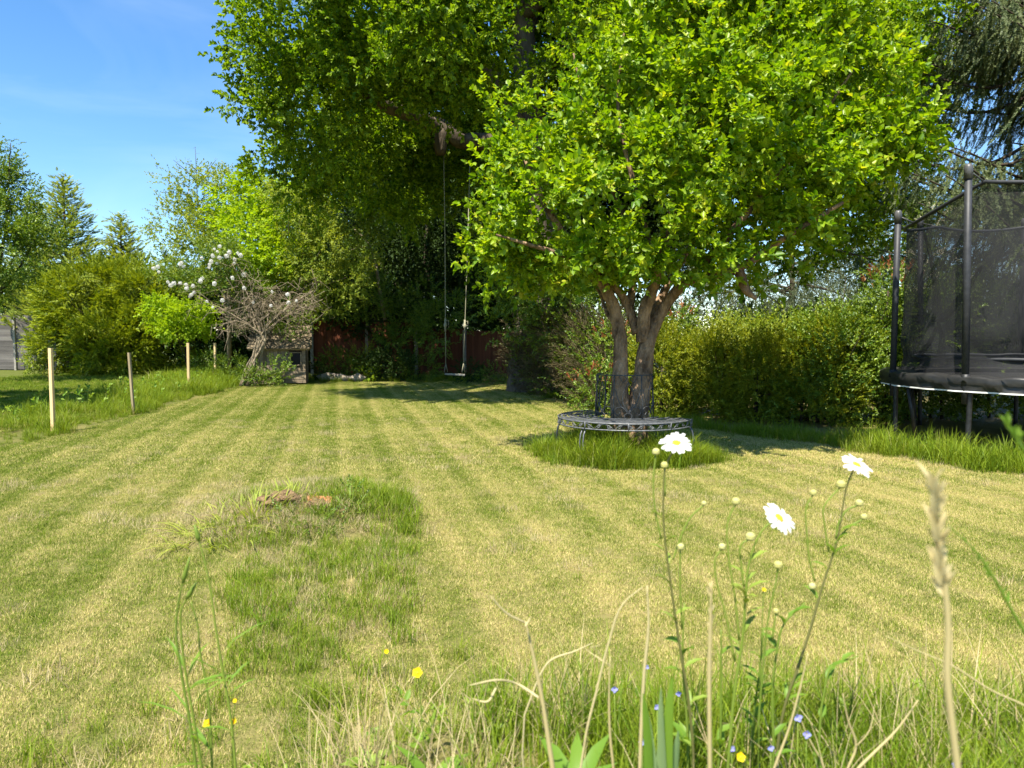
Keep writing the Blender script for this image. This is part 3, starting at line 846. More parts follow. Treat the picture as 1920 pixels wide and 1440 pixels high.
# ------------------------------------------------------------------ oak
def limb(mb, pts, r, n=6, sides=9, bump=.25):
    s = spline(pts, n)
    mb.tube(s, lerp_list(r, len(s)), sides, bump)
oak_base = Vector((P(1000, 600, 18.5).x, 18.5, 0))
oak = thing('oak_tree', oak_base, 'huge spreading oak with dark limbs, towering over the far end of the lawn', 'tree')
mb = MB()
limb(mb, [oak_base - Vector((0, 0, .2)), oak_base + Vector((0, 0, 1.2)), P(1010, 420, 18.5), P(1000, 240, 18.5), P(985, 120, 18.5), P(978, 0, 18.4), P(960, -200, 18), P(900, -500, 17.5)], [.75, .5, .40, .33, .30, .27, .22, .1], 6, 14, .25)
mb.build('trunk', M['bark_oak'], oak)
limbs = [
    ([P(1008, 330, 18.5), P(925, 268, 18.2), P(860, 262, 18), P(825, 240, 17.9), P(760, 212, 16.6), P(705, 190, 15.3), P(640, 150, 14.8), P(560, 110, 14.4)], [.28, .22, .20, .24, .15, .12, .08, .04]),
    ([P(990, 300, 18.5), P(965, 215, 18.3), P(935, 160, 18), P(890, 95, 17.5), P(850, 75, 17), P(760, 10, 16), P(650, -60, 15)], [.25, .2, .2, .18, .14, .1, .06]),
    ([P(985, 180, 18.5), P(1035, 110, 18), P(1150, 60, 17), P(1300, 20, 16), P(1450, -30, 15)], [.24, .2, .17, .12, .06]),
    ([P(1000, 330, 18.5), P(1150, 260, 19), P(1350, 230, 19), P(1560, 215, 18), P(1750, 150, 17)], [.24, .2, .15, .1, .05]),
    ([P(978, 30, 18.4), P(1080, -60, 17), P(1300, -200, 16), P(1600, -300, 15)], [.2, .16, .12, .06]),
    ([P(978, 0, 18.4), P(880, -120, 16.5), P(760, -250, 14), P(680, -300, 12)], [.2, .16, .12, .06]),
    ([P(825, 245, 17.9), P(826, 290, 17.9)], [.24, .13]),
    ([P(1560, 215, 18), P(1580, 330, 18.5), P(1500, 420, 19), P(1560, 470, 19.5), P(1640, 480, 19.5)], [.1, .09, .07, .05, .02]),
    ([P(700, 188, 15.3), P(705, 130, 15.1), P(695, 60, 14.8)], [.1, .07, .05]),
    ([P(985, 60, 18.4), P(1010, 0, 19), P(1090, -150, 21), P(1150, -300, 23)], [.2, .15, .1, .05]),
]
for pts, rr in limbs:
    mb = MB(); limb(mb, pts, rr, 5, 9, .3); mb.build('limb', M['bark_oak'], oak)
def B(px, py, d, r): return (P(px, py, d), r)
vis = [B(565, 20, 13.5, 1.30), B(600, 150, 14, 1.25), B(585, 235, 14.5, 1.05), B(545, 320, 16, .8), B(720, 50, 13.3, 1.3), B(755, 120, 14.5, .9), B(690, 255, 17, .8),
       B(620, 300, 16.5, .95), B(850, 40, 13.0, 1.15), B(900, 175, 14.6, .75), B(880, 90, 14.2, .7), B(790, 130, 14, .9),
       B(1000, -60, 13.5, 1.0), B(1160, -40, 14, 1.3), B(1330, 10, 15, 1.4), B(1520, 20, 14.5, 1.25), B(1690, 40, 14.0, 1.15), B(1100, 120, 17, 1.1),
       B(1700, 180, 16, 1.3), B(1640, 290, 17, 1.2), B(1500, 250, 18, 1.6), B(1250, 200, 18, 1.8), B(1580, 400, 18.5, 1.15), B(1700, 330, 17.5, .8),
       B(1500, 465, 19.5, .8), B(1580, 460, 18, .5), B(1680, 440, 17, .6), B(1660, 400, 15.5, .45), B(760, 330, 18.5, 1.2), B(910, 380, 19, .8), B(930, 470, 17, .75), B(1620, 480, 19.5, .6),
       B(640, 230, 17.5, 1.4), B(800, 300, 19, .9), B(480, 60, 14.5, .7), B(490, 200, 15, .6), B(850, 230, 19.5, 1.4), B(1660, 110, 18, 1.3)]
o, n1 = crown('crown', oak, vis, V_oak, .36, 1.75, 19, 1.0, 11, .3, .62, .5, 2.0, .25, kind='stuff')
rr = np.random.default_rng(3)
top = []
while len(top) < 30:                                  # the rest of the crown, above the picture
    d = rand_dirs(rr, 1)[0]
    p = Vector((1.2, 17.0, 11.0)) + Vector((d[0] * 6.0, d[1] * 6.6, d[2] * 5.0)) * rr.uniform(.35, 1)
    q = (p.z - 1.35) / p.y
    if q < .50 or p.y < 15.5 or p.z > 15.5 - 0 or p.z - 7 > (p.y - 13.5) * 1.5: continue
    top.append((p, rr.uniform(1.0, 1.8)))
for px, py, d in ((620, -80, 12.6), (760, -90, 12.4)): top.append((P(px, py, d), .7))
for px, py, d in ((760, 60, 21), (700, 180, 21), (820, 180, 21), (860, 40, 21), (720, 320, 21), (1100, 60, 21), (1250, 60, 21), (1400, 90, 21), (1560, 100, 20), (1150, 180, 21), (1350, 200, 21), (1500, 300, 21), (900, 280, 22)): top.append((P(px, py, d), 1.7))
o, n2 = crown('crown', oak, top, V_oakbig, .7, .75, 12, 1.0, 12, .3, .5, .5, 3.0, .2, kind='stuff')

# swing on the low limb
sb = P(853, 702, 18.0)
sw = thing('swing', (sb.x, sb.y, sb.z), 'wooden plank swing on two long pale ropes, hanging from the oak', 'swing')
mb = MB(); mb.box((sb.x, sb.y, sb.z), (.50, .17, .035), Matrix.Rotation(R(3), 3, 'Y')); mb.build('seat', M['seat'], sw)
for px0, px1, top_y in ((832, 836, 290), (881, 869, 300)):
    a_, b_ = P(px0, top_y, 18.0), P(px1, 698, 18.0)
    mb = MB(); mid = a_.lerp(b_, .78)
    mb.tube([a_, a_.lerp(b_, .4) + Vector((.01, 0, 0)), mid, b_ + Vector((0, 0, .22))], .011, 6)
    for s in (-1, 1): mb.tube([b_ + Vector((0, 0, .22)), b_ + Vector((s * .035, s * .07, 0))], .010, 5)
    rp_ = mb.build('rope', M['rope'], sw)
    mb = MB(); mb.ball(mid, (.045, .045, .07), 8, 6); mb.tube([mid + Vector((0, 0, .16)), mid + Vector((0, 0, -.16))], .026, 6)
    mb.tube([mid + Vector((0, 0, .1)), mid + Vector((.07, -.02, .13)), mid + Vector((.08, -.02, 0))], .010, 5)
    mb.build('knot', M['rope'], rp_)

# ------------------------------------------------------------------ apple tree with the bench
ab = Vector((BX + .05, BY, 0))
ap = thing('apple_tree', ab, 'bright leafy apple tree with a twin trunk rising through the round iron bench', 'tree')
mb = MB()
limb(mb, [Vector((1.27, 8.3, -.05)), P(1162, 775, 8.3), P(1163, 690, 8.3), P(1162, 630, 8.3), P(1150, 575, 8.3), P(1120, 515, 8.25), P(1070, 455, 8.1), P(1020, 380, 8.0), P(985, 300, 8.0)], [.14, .108, .09, .078, .07, .06, .045, .03, .02], 6, 14, .22)
mb.build('trunk', M['bark_apple'], ap)
mb = MB()
limb(mb, [Vector((1.42, 8.3, -.05)), P(1195, 775, 8.3), P(1205, 710, 8.3), P(1212, 650, 8.3), P(1238, 590, 8.3), P(1285, 530, 8.2), P(1375, 507, 8.0), P(1480, 440, 7.9), P(1580, 380, 8.0)], [.165, .13, .11, .095, .066, .058, .05, .03, .02], 6, 14, .22)
mb.build('trunk', M['bark_apple'], ap)
for pts, rr_ in [
    ([P(1205, 640, 8.3), P(1208, 590, 8.25), P(1228, 530, 8.2), P(1250, 450, 8.1), P(1270, 330, 8.1), P(1290, 150, 8.2)], [.08, .075, .062, .05, .035, .015]),
    ([P(1195, 625, 8.3), P(1178, 575, 8.35), P(1160, 545, 8.35), P(1148, 530, 8.35)], [.06, .05, .045, .04]),
    ([P(1180, 585, 8.35), P(1186, 530, 8.5), P(1180, 440, 8.6), P(1130, 300, 8.6), P(1115, 180, 8.5)], [.05, .045, .035, .025, .012]),
    ([P(1216, 610, 8.4), P(1238, 560, 8.6), P(1290, 470, 8.9), P(1380, 330, 9.2), P(1450, 150, 9.2)], [.055, .05, .04, .03, .012]),
    ([P(1385, 508, 8.0), P(1402, 548, 8.0), P(1418, 560, 8.0)], [.06, .045, .02]),
    ([P(1290, 528, 8.2), P(1400, 400, 8.0), P(1520, 250, 8.1), P(1600, 130, 8.3)], [.05, .04, .025, .012]),
    ([P(1112, 505, 8.2), P(1060, 480, 7.9), P(980, 455, 7.7), P(930, 440, 7.7)], [.045, .03, .02, .01]),
    ([P(1158, 610, 8.3), P(1140, 590, 8.5), P(1125, 550, 8.8), P(1090, 500, 9.1)], [.03, .025, .02, .01]),
    ([P(1130, 330, 8.3), P(1100, 220, 8.2), P(1075, 100, 8.2)], [.03, .02, .01]),
    ([P(1230, 500, 8.1), P(1190, 350, 7.9), P(1160, 220, 7.9), P(1170, 60, 8.0)], [.035, .028, .02, .01])]:
    mb = MB(); limb(mb, pts, rr_, 6, 9, .2); mb.build('limb', M['bark_apple'], ap)
ab_blobs = [B(1000, 585, 9.5, .32), B(1060, 600, 9.7, .34), B(950, 520, 8.6, .24), B(1110, 570, 9.3, .28), B(1030, 640, 9.8, .22), B(1130, 515, 7.9, .22), B(1250, 525, 7.7, .16), B(1345, 512, 7.8, .18), B(1185, 500, 8.0, .26), B(1300, 500, 7.9, .26), B(1010, 545, 8.3, .30), B(1080, 510, 7.9, .28), B(1390, 490, 8.2, .25), B(935, 500, 8.3, .22), B(1010, 420, 8.0, .62), B(945, 430, 8.2, .38), B(985, 310, 8.2, .42), B(1075, 225, 8.3, .42), B(1000, 505, 8.5, .42), B(1150, 330, 7.7, .80),
            B(1165, 120, 8.2, .50), B(1290, 70, 8.4, .80), B(1340, 250, 7.5, .85), B(1230, 430, 7.6, .50), B(1450, 90, 8.3, .80), B(1560, 190, 8.2, .78),
            B(1490, 340, 7.9, .72), B(1610, 290, 8.3, .52), B(1660, 250, 8.4, .38), B(1400, 430, 7.9, .50), B(1570, 50, 8.5, .60), B(1690, 310, 8.3, .22),
            B(1110, 450, 7.9, .45), B(1420, 300, 8.6, .8), B(1220, 240, 8.6, .85), B(1540, 410, 8.7, .42), B(1330, -60, 8.5, .7), B(1480, -40, 8.5, .6), B(1310, 470, 8.1, .32), B(1470, 440, 8.6, .38),
            B(960, 210, 8.2, .16), B(1720, 250, 8.3, .18), B(1215, 20, 8.1, .35), B(1400, -60, 8.7, .8), B(1085, 545, 9.2, .36), B(1020, 555, 9.3, .32), B(1110, 600, 9.6, .25)]
o, n3 = crown('crown', ap, ab_blobs, V_apple, .19, 4.0, 11, 1.0, 21, .45, .5, .45, 1.9, .2, kind='stuff')
# upright shoots that stand out of the crown
pts, dr = [], []
r = np.random.default_rng(22)
for px, py, h_, d in [(930, 205, .28, 8.1), (1000, 190, .3, 8.2), (1085, 60, .45, 8.2), (1070, 120, .3, 8.2), (1185, 40, .45, 8.1), (1130, 60, .3, 8.0), (1215, 0, .4, 8.2), (1640, 130, .35, 8.3), (1700, 215, .3, 8.2),
                      (1745, 235, .25, 8.2), (1740, 290, .25, 8.2), (1690, 170, .25, 8.3), (900, 400, .25, 8.1), (885, 460, .2, 8.1), (940, 290, .35, 8.1), (1320, 40, .3, 7.8), (1500, 90, .35, 7.8), (1100, 20, .3, 8.3), (1580, 360, .2, 8)]:
    b0 = P(px, py + 30, d)
    lean = Vector((r.uniform(-.3, .3) + (-.3 if px < 1100 else .3), r.uniform(-.3, .2), 1)).normalized()
    for t in np.linspace(0, 1, 7):
        pts.append(b0 + lean * h_ * 1.2 * t); dr.append(list(lean * .8 + Vector(r.normal(size=3) * .45)))
scatter('crown', np.array(pts), euler_of(np.array(dr), r.normal(0, .5, len(pts))), r.uniform(.7, 1.0, len(pts)), V_apple, ap, 5, kind='stuff')

# bench
bn = thing('tree_bench', (BX, BY, 0), 'grey wrought iron tree bench with scrolled back, curving round the apple trunk', 'bench')
A0, A1 = R(-22), R(-242)
def arc(rad, z, a0=A0, a1=A1, n=48, cx=BX, cy=BY):
    return [Vector((cx + rad * math.cos(a0 + (a1 - a0) * i / n), cy + rad * math.sin(a0 + (a1 - a0) * i / n), z)) for i in range(n + 1)]
def strip(mb, pts, wd, th):
    """flat bar lying level along pts"""
    n = len(pts); vs, fs = [], []
    for i, p in enumerate(pts):
        t = (pts[min(i + 1, n - 1)] - pts[max(i - 1, 0)]).normalized(); s = Vector((-t.y, t.x, 0)) * wd / 2; u = Vector((0, 0, th / 2))
        vs += [p - s - u, p + s - u, p + s + u, p - s + u]
    for i in range(n - 1):
        for k in range(4):
            a, b = i * 4 + k, i * 4 + (k + 1) % 4
            fs.append((a, b, b + 4, a + 4))
    fs += [(3, 2, 1, 0), tuple(range((n - 1) * 4, n * 4))]
    mb.add(vs, fs)
for i in range(10):
    mb = MB(); strip(mb, arc(.345 + i * .042, .452 + .006 * math.sin(i * 2)), .027, .006); mb.build('slat', M['iron'], bn)
mb = MB()
for z in (.445, .375): mb.tube(arc(.765, z), .0085, 6)
for z in (.445,): mb.tube(arc(.325, z), .008, 6)
for f in np.linspace(0, 1, 7):
    a = A0 + (A1 - A0) * f; c, s = math.cos(a), math.sin(a)
    mb.tube([(BX + .325 * c, BY + .325 * s, .440), (BX + .765 * c, BY + .765 * s, .440)], .008, 5)
    mb.tube([(BX + .765 * c, BY + .765 * s, .37), (BX + .765 * c, BY + .765 * s, .452)], .010, 5)
mb.build('seat_frame', M['iron'], bn)
def curl(mb, f, c0, c1, r0, sgn, th=.0045, rad=.765, turns=1.4):
    pts = []
    for i in range(18):
        t = i / 17; a = turns * TAU * t * sgn; q = r0 * (1 - .8 * t)
        pts.append((f + q * math.cos(a) / rad * 1, c0 + q * math.sin(a)))
    mb.tube([Vector((BX + rad * math.cos(a), BY + rad * math.sin(a), z)) for a, z in pts], th, 5)
mb = MB()
for k in range(26):
    a = A0 + (A1 - A0) * (k + .5) / 26
    curl(mb, a, .410, 0, .024, 1 if k % 2 else -1)
for k in range(13):
    a = A0 + (A1 - A0) * (k + .5) / 13; da = (A1 - A0) / 26
    mb.tube([Vector((BX + .765 * math.cos(a + da * t), BY + .765 * math.sin(a + da * t), .38 + .055 * (1 - t * t))) for t in np.linspace(-1, 1, 8)], .004, 5)
mb.build('scroll_apron', M['iron'], bn)
for f in (0.0, .51, .78, 1.0):
    a = A0 + (A1 - A0) * f
    mb = MB()
    for s in (-.028, .028):
        c, q = math.cos(a + s), math.sin(a + s)
        mb.tube([Vector((BX + rd * c, BY + rd * q, z)) for rd, z in ((.74, .37), (.775, .31), (.79, .22), (.775, .12), (.765, 0))], .009, 6)
    mb.build('leg', M['iron'], bn)
mb = MB()
RB = .315
b0_, b1_ = R(-5), R(-235)
mb.tube(arc(RB, .935, b0_, b1_, 40), .007, 6)
mb.build('back_rail', M['iron_shaded'], bn)
for f in (0, .25, .5, .75, 1):
    a = b0_ + (b1_ - b0_) * f; mb = MB()
    mb.tube([Vector((BX + rd * math.cos(a), BY + rd * math.sin(a), z)) for rd, z in ((.33, .44), (.335, .6), (.32, .8), (RB, .935))], .0065, 6)
    mb.build('back_upright', M['iron_shaded'], bn)
for f in (.125, .375, .625, .875):                    # leaf and scroll motif in each back panel
    a = b0_ + (b1_ - b0_) * f; mb = MB()
    def W(u, z): return Vector((BX + .325 * math.cos(a - u / .325), BY + .325 * math.sin(a - u / .325), z))
    for s in (-1, 1):
        mb.tube(spline([W(0, .52), W(s * .055, .62), W(s * .06, .72), W(0, .86)], 5), .005, 5)
        mb.tube(spline([W(0, .52), W(s * .08, .60), W(s * .13, .72), W(s * .145, .78)], 5), .005, 5)
        mb.tube(spline([W(0, .50), W(s * .07, .58), W(s * .13, .57), W(s * .15, .52), W(s * .12, .49), W(s * .09, .52)], 5), .005, 5)
        mb.tube(spline([W(0, .52), W(s * .04, .49), W(s * .03, .455), W(0, .45)], 4), .005, 5)
        mb.tube(spline([W(s * .10, .92), W(s * .06, .86), W(s * .02, .90), W(s * .05, .925)], 4), .0045, 5)
    mb.build('scroll_panel', M['iron_shaded'], bn)

# ------------------------------------------------------------------ posts
posts = [(100, 812, 653, .048, 'post', 'new pale timber stake nearest the camera, tallest in view at the lawn edge', 0.3),
         (252, 778, 661, .042, 'post_old', 'weathered grey-brown timber stake leaning slightly, second from the left', -2.5),
         (354, 735, 643, .060, 'post', 'new pale timber stake, third from the left, standing in long grass', .6),
         (404.5, 718, 643, .062, 'post', 'new pale timber stake farthest from the camera, beside the bare shrub', .4)]
for px, yb, yt, wd, mt, lb, tilt in posts:
    b = G(px, yb); t = P(px, yt, b.y); hgt = t.z + .25
    mb = MB()
    rm = Matrix.Rotation(R(tilt), 3, 'Y') @ Matrix.Rotation(R(random.uniform(-20, 20)), 3, 'Z')
    vs = []
    e = wd * .5; ch = e * .82
    for z in (0, hgt):
        for (u, v) in ((-e, -ch), (-ch, -e), (ch, -e), (e, -ch), (e, ch), (ch, e), (-ch, e), (-e, ch)):
            vs.append(rm @ Vector((u, v, z)) + Vector((b.x, b.y, -.25)))
    fs = [(k, (k + 1) % 8, 8 + (k + 1) % 8, 8 + k) for k in range(8)] + [tuple(range(7, -1, -1)), tuple(range(8, 16))]
    mb.add(vs, fs)
    tag(mb.build('fence_post', M[mt], None, (b.x, b.y, 0)), lb, 'post', 'bare stakes along the left lawn edge')

# ------------------------------------------------------------------ trampoline
TX, TY, TR = 7.1, 9.3, 2.0
tr = thing('trampoline', (TX, TY, 0), 'round black trampoline with sagging safety net at the right edge of the lawn', 'trampoline')
def T(a, z, rad=TR): return Vector((TX + rad * math.cos(a), TY + rad * math.sin(a), z))
angL = math.atan2(9.62 - TY, 5.1 - TX); angF = math.atan2(8.42 - TY, 5.36 - TX)
step = (angF - angL) % TAU
if step > math.pi: step = TAU - step
NP = 8
pole_a = [angL, angF] + [angF + TAU / NP * k * .98 for k in range(1, NP - 1)]
mb = MB(); mb.tube([T(a, .80) for a in np.linspace(0, TAU, 65)], .028, 8, cap=False); mb.build('frame_ring', M['steel'], tr)
# pad: hanging skirt with folds and a top
mb = MB(); n = 200; vs, fs = [], []
for i in range(n + 1):
    a = TAU * i / n
    w1 = .018 * math.sin(a * 23) + .012 * math.sin(a * 41 + 1) + .02 * mn.noise(Vector((math.cos(a) * 9, math.sin(a) * 9, 0)))
    for rad, z in ((TR - .34, .89), (TR - .1, .915 + w1 * .5), (TR + .045, .91 + w1 * .6), (TR + .085 + w1, .885), (TR + .06 - w1 * 1.4, .81), (TR + .055 + w1, .735)):
        vs.append(T(a, z, rad))
m_ = 6
for i in range(n):
    for k in range(m_ - 1):
        q = i * m_ + k; fs.append((q, q + m_, q + m_ + 1, q + 1))
mb.add(vs, fs, True); mb.build('pad', M['pad'], tr)
mb = MB(); vs, fs = [], []
for i in range(n + 1):
    a = TAU * i / n
    w1 = .018 * math.sin(a * 23) + .012 * math.sin(a * 41 + 1) + .02 * mn.noise(Vector((math.cos(a) * 9, math.sin(a) * 9, 0)))
    for rad, z in ((TR + .058 + w1, .738), (TR + .060 + w1, .722)): vs.append(T(a, z, rad))
for i in range(n): fs.append((i * 2, i * 2 + 2, i * 2 + 3, i * 2 + 1))
mb.add(vs, fs, True); mb.build('white_piping', M['trim'], tr)
mb = MB()
ring = [T(a, .83, TR - .3) for a in np.linspace(0, TAU, 49)[:-1]]
mb.add([Vector((TX, TY, .80))] + ring, [(0, 1 + k, 1 + (k + 1) % 48) for k in range(48)], True)
mb.build('jumping_mat', M['pad'], tr)
tops = []
for k, a in enumerate(pole_a):
    zt = 2.98 if k == 0 else 3.28 if k == 1 else 3.15
    lean = -.03 if k == 0 else .10
    p0, p1 = T(a, .80, TR + .03), T(a, zt, TR + .03 + (lean if k else 0))
    # poles stand upright; the near one leans a little outwards
    mb = MB(); mb.tube([p0 - Vector((0, 0, .0)), p0.lerp(p1, .5), p1], .040, 12); pl = mb.build('pole', M['foam'], tr)
    mb = MB(); mb.tube([p1 - Vector((0, 0, .12)), p1 + Vector((0, 0, .02)), p1 + Vector((0, 0, .05))], [.047, .047, .03], 10); mb.build('pole_cap', M['clasp'], pl)
    mb = MB(); mb.tube([p0 - Vector((0, 0, .22)), p0 - Vector((0, 0, .0)), p0 + Vector((0, 0, .14))], .034, 10)
    mb.tube([p0 + Vector((0, 0, .03)), p0 + Vector((0, 0, .13))], .050, 12); mb.build('pole_bracket', M['steel'], pl)
    q = T(a, zt - .12, TR - .17)
    mb = MB(); mb.tube([p1 - Vector((0, 0, .02)), q], .010, 6); mb.build('net_strap', M['clasp'], pl)
    tops.append((a, q))
    # legs below
    f0, f1 = T(a + .02, .80, TR), T(a + .015, 0, TR - .01)
    mb = MB(); mb.tube(spline([f0, f0 - Vector((0, 0, .2)) , f1.lerp(f0, .5), f1], 4), .030, 10); mb.build('leg', M['steel'], tr)
for a in (angL + .17, angL - .9, angF + 1.0):
    mb = MB(); mb.tube([T(a, .80, TR), T(a + .02, .0, TR - .14)], .026, 9); mb.build('leg', M['steel'], tr)
order = sorted(tops, key=lambda t: (t[0] - angL) % TAU)
ta = [(t[0] - angL) % TAU for t in order] + [TAU]; tz = [t[1].z for t in order] + [order[0][1].z]
def top_at(a):
    a = (a - angL) % TAU
    z = float(np.interp(a, ta, tz)); k = int(np.searchsorted(ta, a, 'right')) - 1; k = min(k, len(ta) - 2)
    t = (a - ta[k]) / (ta[k + 1] - ta[k])
    return z - .05 * 4 * t * (1 - t)
mb = MB(); mb.tube([T(a, top_at(a), TR - .17) for a in np.linspace(angL, angL + TAU - 1e-4, 90)], .024, 8, cap=False); mb.build('top_ring', M['foam'], tr)
# net with folds and a slack foot
na, nzz = 220, 26
V_, UV = [], []
for i in range(na + 1):
    a = angL + TAU * i / na * .9999
    zt = top_at(a)
    for j in range(nzz + 1):
        t = j / nzz
        z = zt + (.86 - zt) * t
        nn_ = mn.noise(Vector((math.cos(a) * 4, math.sin(a) * 4, t * 2.2)))
        slack = .04 * nn_ * math.sin(math.pi * t) + (.13 * math.exp(-((t - .88) / .06) ** 2)) * (.6 + .5 * math.sin(a * 7))
        foldw = .05 * math.sin(a * 13 + t * 5) * t * math.exp(-((t - .8) / .2) ** 2)
        da = .05 * math.sin(math.pi * t) * math.exp(-((((a - angL + math.pi) % TAU) - math.pi) / .15) ** 2)
        V_.append(T(a + da, z, TR - .19 - slack * .9 + foldw)); UV.append((i / na * 4, t))
F_ = [(i * (nzz + 1) + j, (i + 1) * (nzz + 1) + j, (i + 1) * (nzz + 1) + j + 1, i * (nzz + 1) + j + 1) for i in range(na) for j in range(nzz)]
mb = MB(); mb.add(V_, F_, True); no = mb.build('net', M['net'], tr)
uvl = no.data.uv_layers.new(name='UVMap')
vi = np.empty(len(no.data.loops), np.int32); no.data.loops.foreach_get('vertex_index', vi)
uvl.data.foreach_set('uv', np.array(UV, np.float32)[vi].ravel())
for a0_, z0_, a1_, z1_ in ((angL + .10, 2.7, angL + .28, 1.55), (angL + .62, 2.2, angL + .30, 1.55), (angL + .29, 1.55, angL + .30, 1.0), (angL + .28, 1.5, angL + .03, 1.10)):
    mb = MB(); vs = []
    for i in range(13):
        t = i / 12; a = a0_ + (a1_ - a0_) * t; z = z0_ + (z1_ - z0_) * t; wd = .02 + .10 * t
        for s_ in (-1, 0, 1): vs.append(T(a + s_ * wd / TR, z, TR - .24 + (.035 if s_ == 0 else 0) - .05 * math.sin(math.pi * t)))
    mb.add(vs, [(i * 3 + k, i * 3 + k + 3, i * 3 + k + 4, i * 3 + k + 1) for i in range(12) for k in (0, 1)], True)
    o = mb.build('net_fold', M['net'], tr); u_ = o.data.uv_layers.new(name='UVMap')
    vi = np.empty(len(o.data.loops), np.int32); o.data.loops.foreach_get('vertex_index', vi)
    u_.data.foreach_set('uv', np.stack([vi % 3 * .02, vi // 3 * .04], 1).astype(np.float32).ravel())
# slack hem of the net rolled at its foot
mb = MB(); mb.tube([T(a, 1.10 + .05 * mn.noise(Vector((a * 3, 1, 0))), TR - .30 + .03 * math.sin(a * 9)) for a in np.linspace(0, TAU, 120)], .022, 7, cap=False); mb.build('net_hem', M['foam'], tr)

# ------------------------------------------------------------------ fences
def board_fence(name, p0, p1, h0, h1, mat, label, bw=.13, post_mat=None, pw=1.83, cat='fence'):
    d = (p1 - p0); L = d.length; u = d.normalized(); yaw = math.atan2(u.y, u.x); rm = Matrix.Rotation(yaw, 3, 'Z')
    root = thing(name, p0, label, cat)
    bd = bpy.data.meshes.new('board')
    tmp = MB(); tmp.box((0, 0, .5), (bw * 1.04, .018, 1)); 
    bd.from_pydata(tmp.v, [], tmp.f); bd.materials.append(mat)
    n = int(L / bw)
    for i in range(n):
        t = (i + .5) / n
        o = link('board', bd, root)
        o.location = u * (t * L) + Vector((0, 0, .05)) + Vector((-u.y, u.x, 0)) * (.011 * (i % 2))
        o.rotation_euler = (0, R(random.uniform(-.4, .4)), yaw)
        pan = int(t * L / pw)
        o.scale = (1, 1, h0 + (h1 - h0) * min(1, pan * pw / L) + random.uniform(-.008, .008))
    for k in range(int(L / pw) + 1):
        mb = MB(); c = p0 + u * min(k * pw, L) + Vector((u.y, -u.x, 0)) * .03
        hh = h0 + (h1 - h0) * k * pw / L + .08
        mb.box((c.x, c.y, hh / 2), (.1, .1, hh), rm); mb.build('post', post_mat or M['concrete'], root)
    for zz in (.3, 1.1):
        mb = MB(); c = (p0 + p1) / 2 - Vector((-u.y, u.x, 0)) * -.045; mb.box((c.x, c.y, zz), (L, .04, .08), rm); mb.build('rail', mat, root)
    return root
board_fence('board_fence', Vector((P(585, 650, 24.6).x, 24.6, 0)), Vector((P(775, 650, 25.2).x, 25.2, 0)), 1.92, 1.8, M['fence_red'], 'red-brown closeboard fence behind the playhouse and flower bed')
board_fence('board_fence', Vector((P(775, 650, 25.2).x + .12, 25.2, 0)), Vector((P(968, 650, 24.0).x, 24.0, 0)), 1.62, 1.46, M['fence_red'], 'lower red-brown closeboard fence behind the swing')
# grey horizontal-board fence far left
p0, p1 = Vector((-26.5, 31.0, 0)), Vector((-19.6, 30.2, 0))
d = p1 - p0; u = d.normalized(); rm = Matrix.Rotation(math.atan2(u.y, u.x), 3, 'Z')
gf = thing('panel_fence', p0, 'grey weathered fence of overlapping horizontal boards at the far left', 'fence')
bd = bpy.data.meshes.new('board'); tmp = MB(); tmp.box((0, 0, 0), (1.8, .02, .17), Matrix.Rotation(R(6), 3, 'X')); bd.from_pydata(tmp.v, [], tmp.f); bd.materials.append(M['fence_grey'])
k = 0
while k * 1.88 < d.length:
    for j in range(15):
        o = link('board', bd, gf); o.location = u * (k * 1.88 + .94) + Vector((0, 0, .12 + j * .15)); o.rotation_euler = (R(random.uniform(-1, 1)), R(random.uniform(-.3, .3)), math.atan2(u.y, u.x))
    mb = MB(); c = p0 + u * k * 1.88; mb.box((c.x, c.y - .03, 1.2), (.09, .1, 2.4), rm); mb.build('post', M['concrete'], gf)
    k += 1

# ------------------------------------------------------------------ playhouse
hx0, hx1, hy = P(468, 650, 20.8).x, P(578, 650, 20.8).x, 20.8
ph = thing('playhouse', ((hx0 + hx1) / 2, hy, 0), 'small wooden playhouse with a shingled roof, half hidden by the bare shrub', 'playhouse')
wx0, wx1 = hx0 + .1, hx1 - .12
eave, ridge, dep = 1.06, 1.72, 1.3
nb = 9; mid_x = wx0 + (wx1 - wx0) * .60
for i in range(nb):                                    # upright boards left of the window panel
    b0, b1 = wx0 + (mid_x - wx0) * i / nb, wx0 + (mid_x - wx0) * (i + 1) / nb
    mb = MB(); mb.box(((b0 + b1) / 2, hy + .15 + .006 * (i % 2), eave / 2 + .03), (b1 - b0 - .008, .02, eave)); mb.build('wall_board', M['shed_wood'], ph)
win_x0, win_x1, win_z0, win_z1 = mid_x + .16, wx1 - .13, .58, .92
for j in range(9):                                     # lapped boards round the window
    z0, z1 = .04 + j * .12, .04 + (j + 1) * .12 - .006
    spans = [(mid_x + .005, wx1)] if z1 < win_z0 or z0 > win_z1 else [(mid_x + .005, win_x0 - .03), (win_x1 + .03, wx1)]
    for a, b in spans:
        if b - a < .03: continue
        mb = MB(); mb.box(((a + b) / 2, hy + .142, (z0 + z1) / 2), (b - a, .02, z1 - z0), Matrix.Rotation(R(-4), 3, 'X')); mb.build('wall_board', M['shed_wood_h'], ph)
mb = MB()
for a, b, c, dd in ((win_x0 - .02, win_x0 + .015, win_z0 - .03, win_z1 + .03), (win_x1 - .015, win_x1 + .02, win_z0 - .03, win_z1 + .03)):
    mb.box(((a + b) / 2, hy + .12, (c + dd) / 2), (b - a, .04, dd - c))
for z in (win_z0 - .012, win_z1 + .012): mb.box(((win_x0 + win_x1) / 2, hy + .123, z), (win_x1 - win_x0 - .035, .04, .035))
wf = mb.build('window', M['shed_wood_h'], ph)
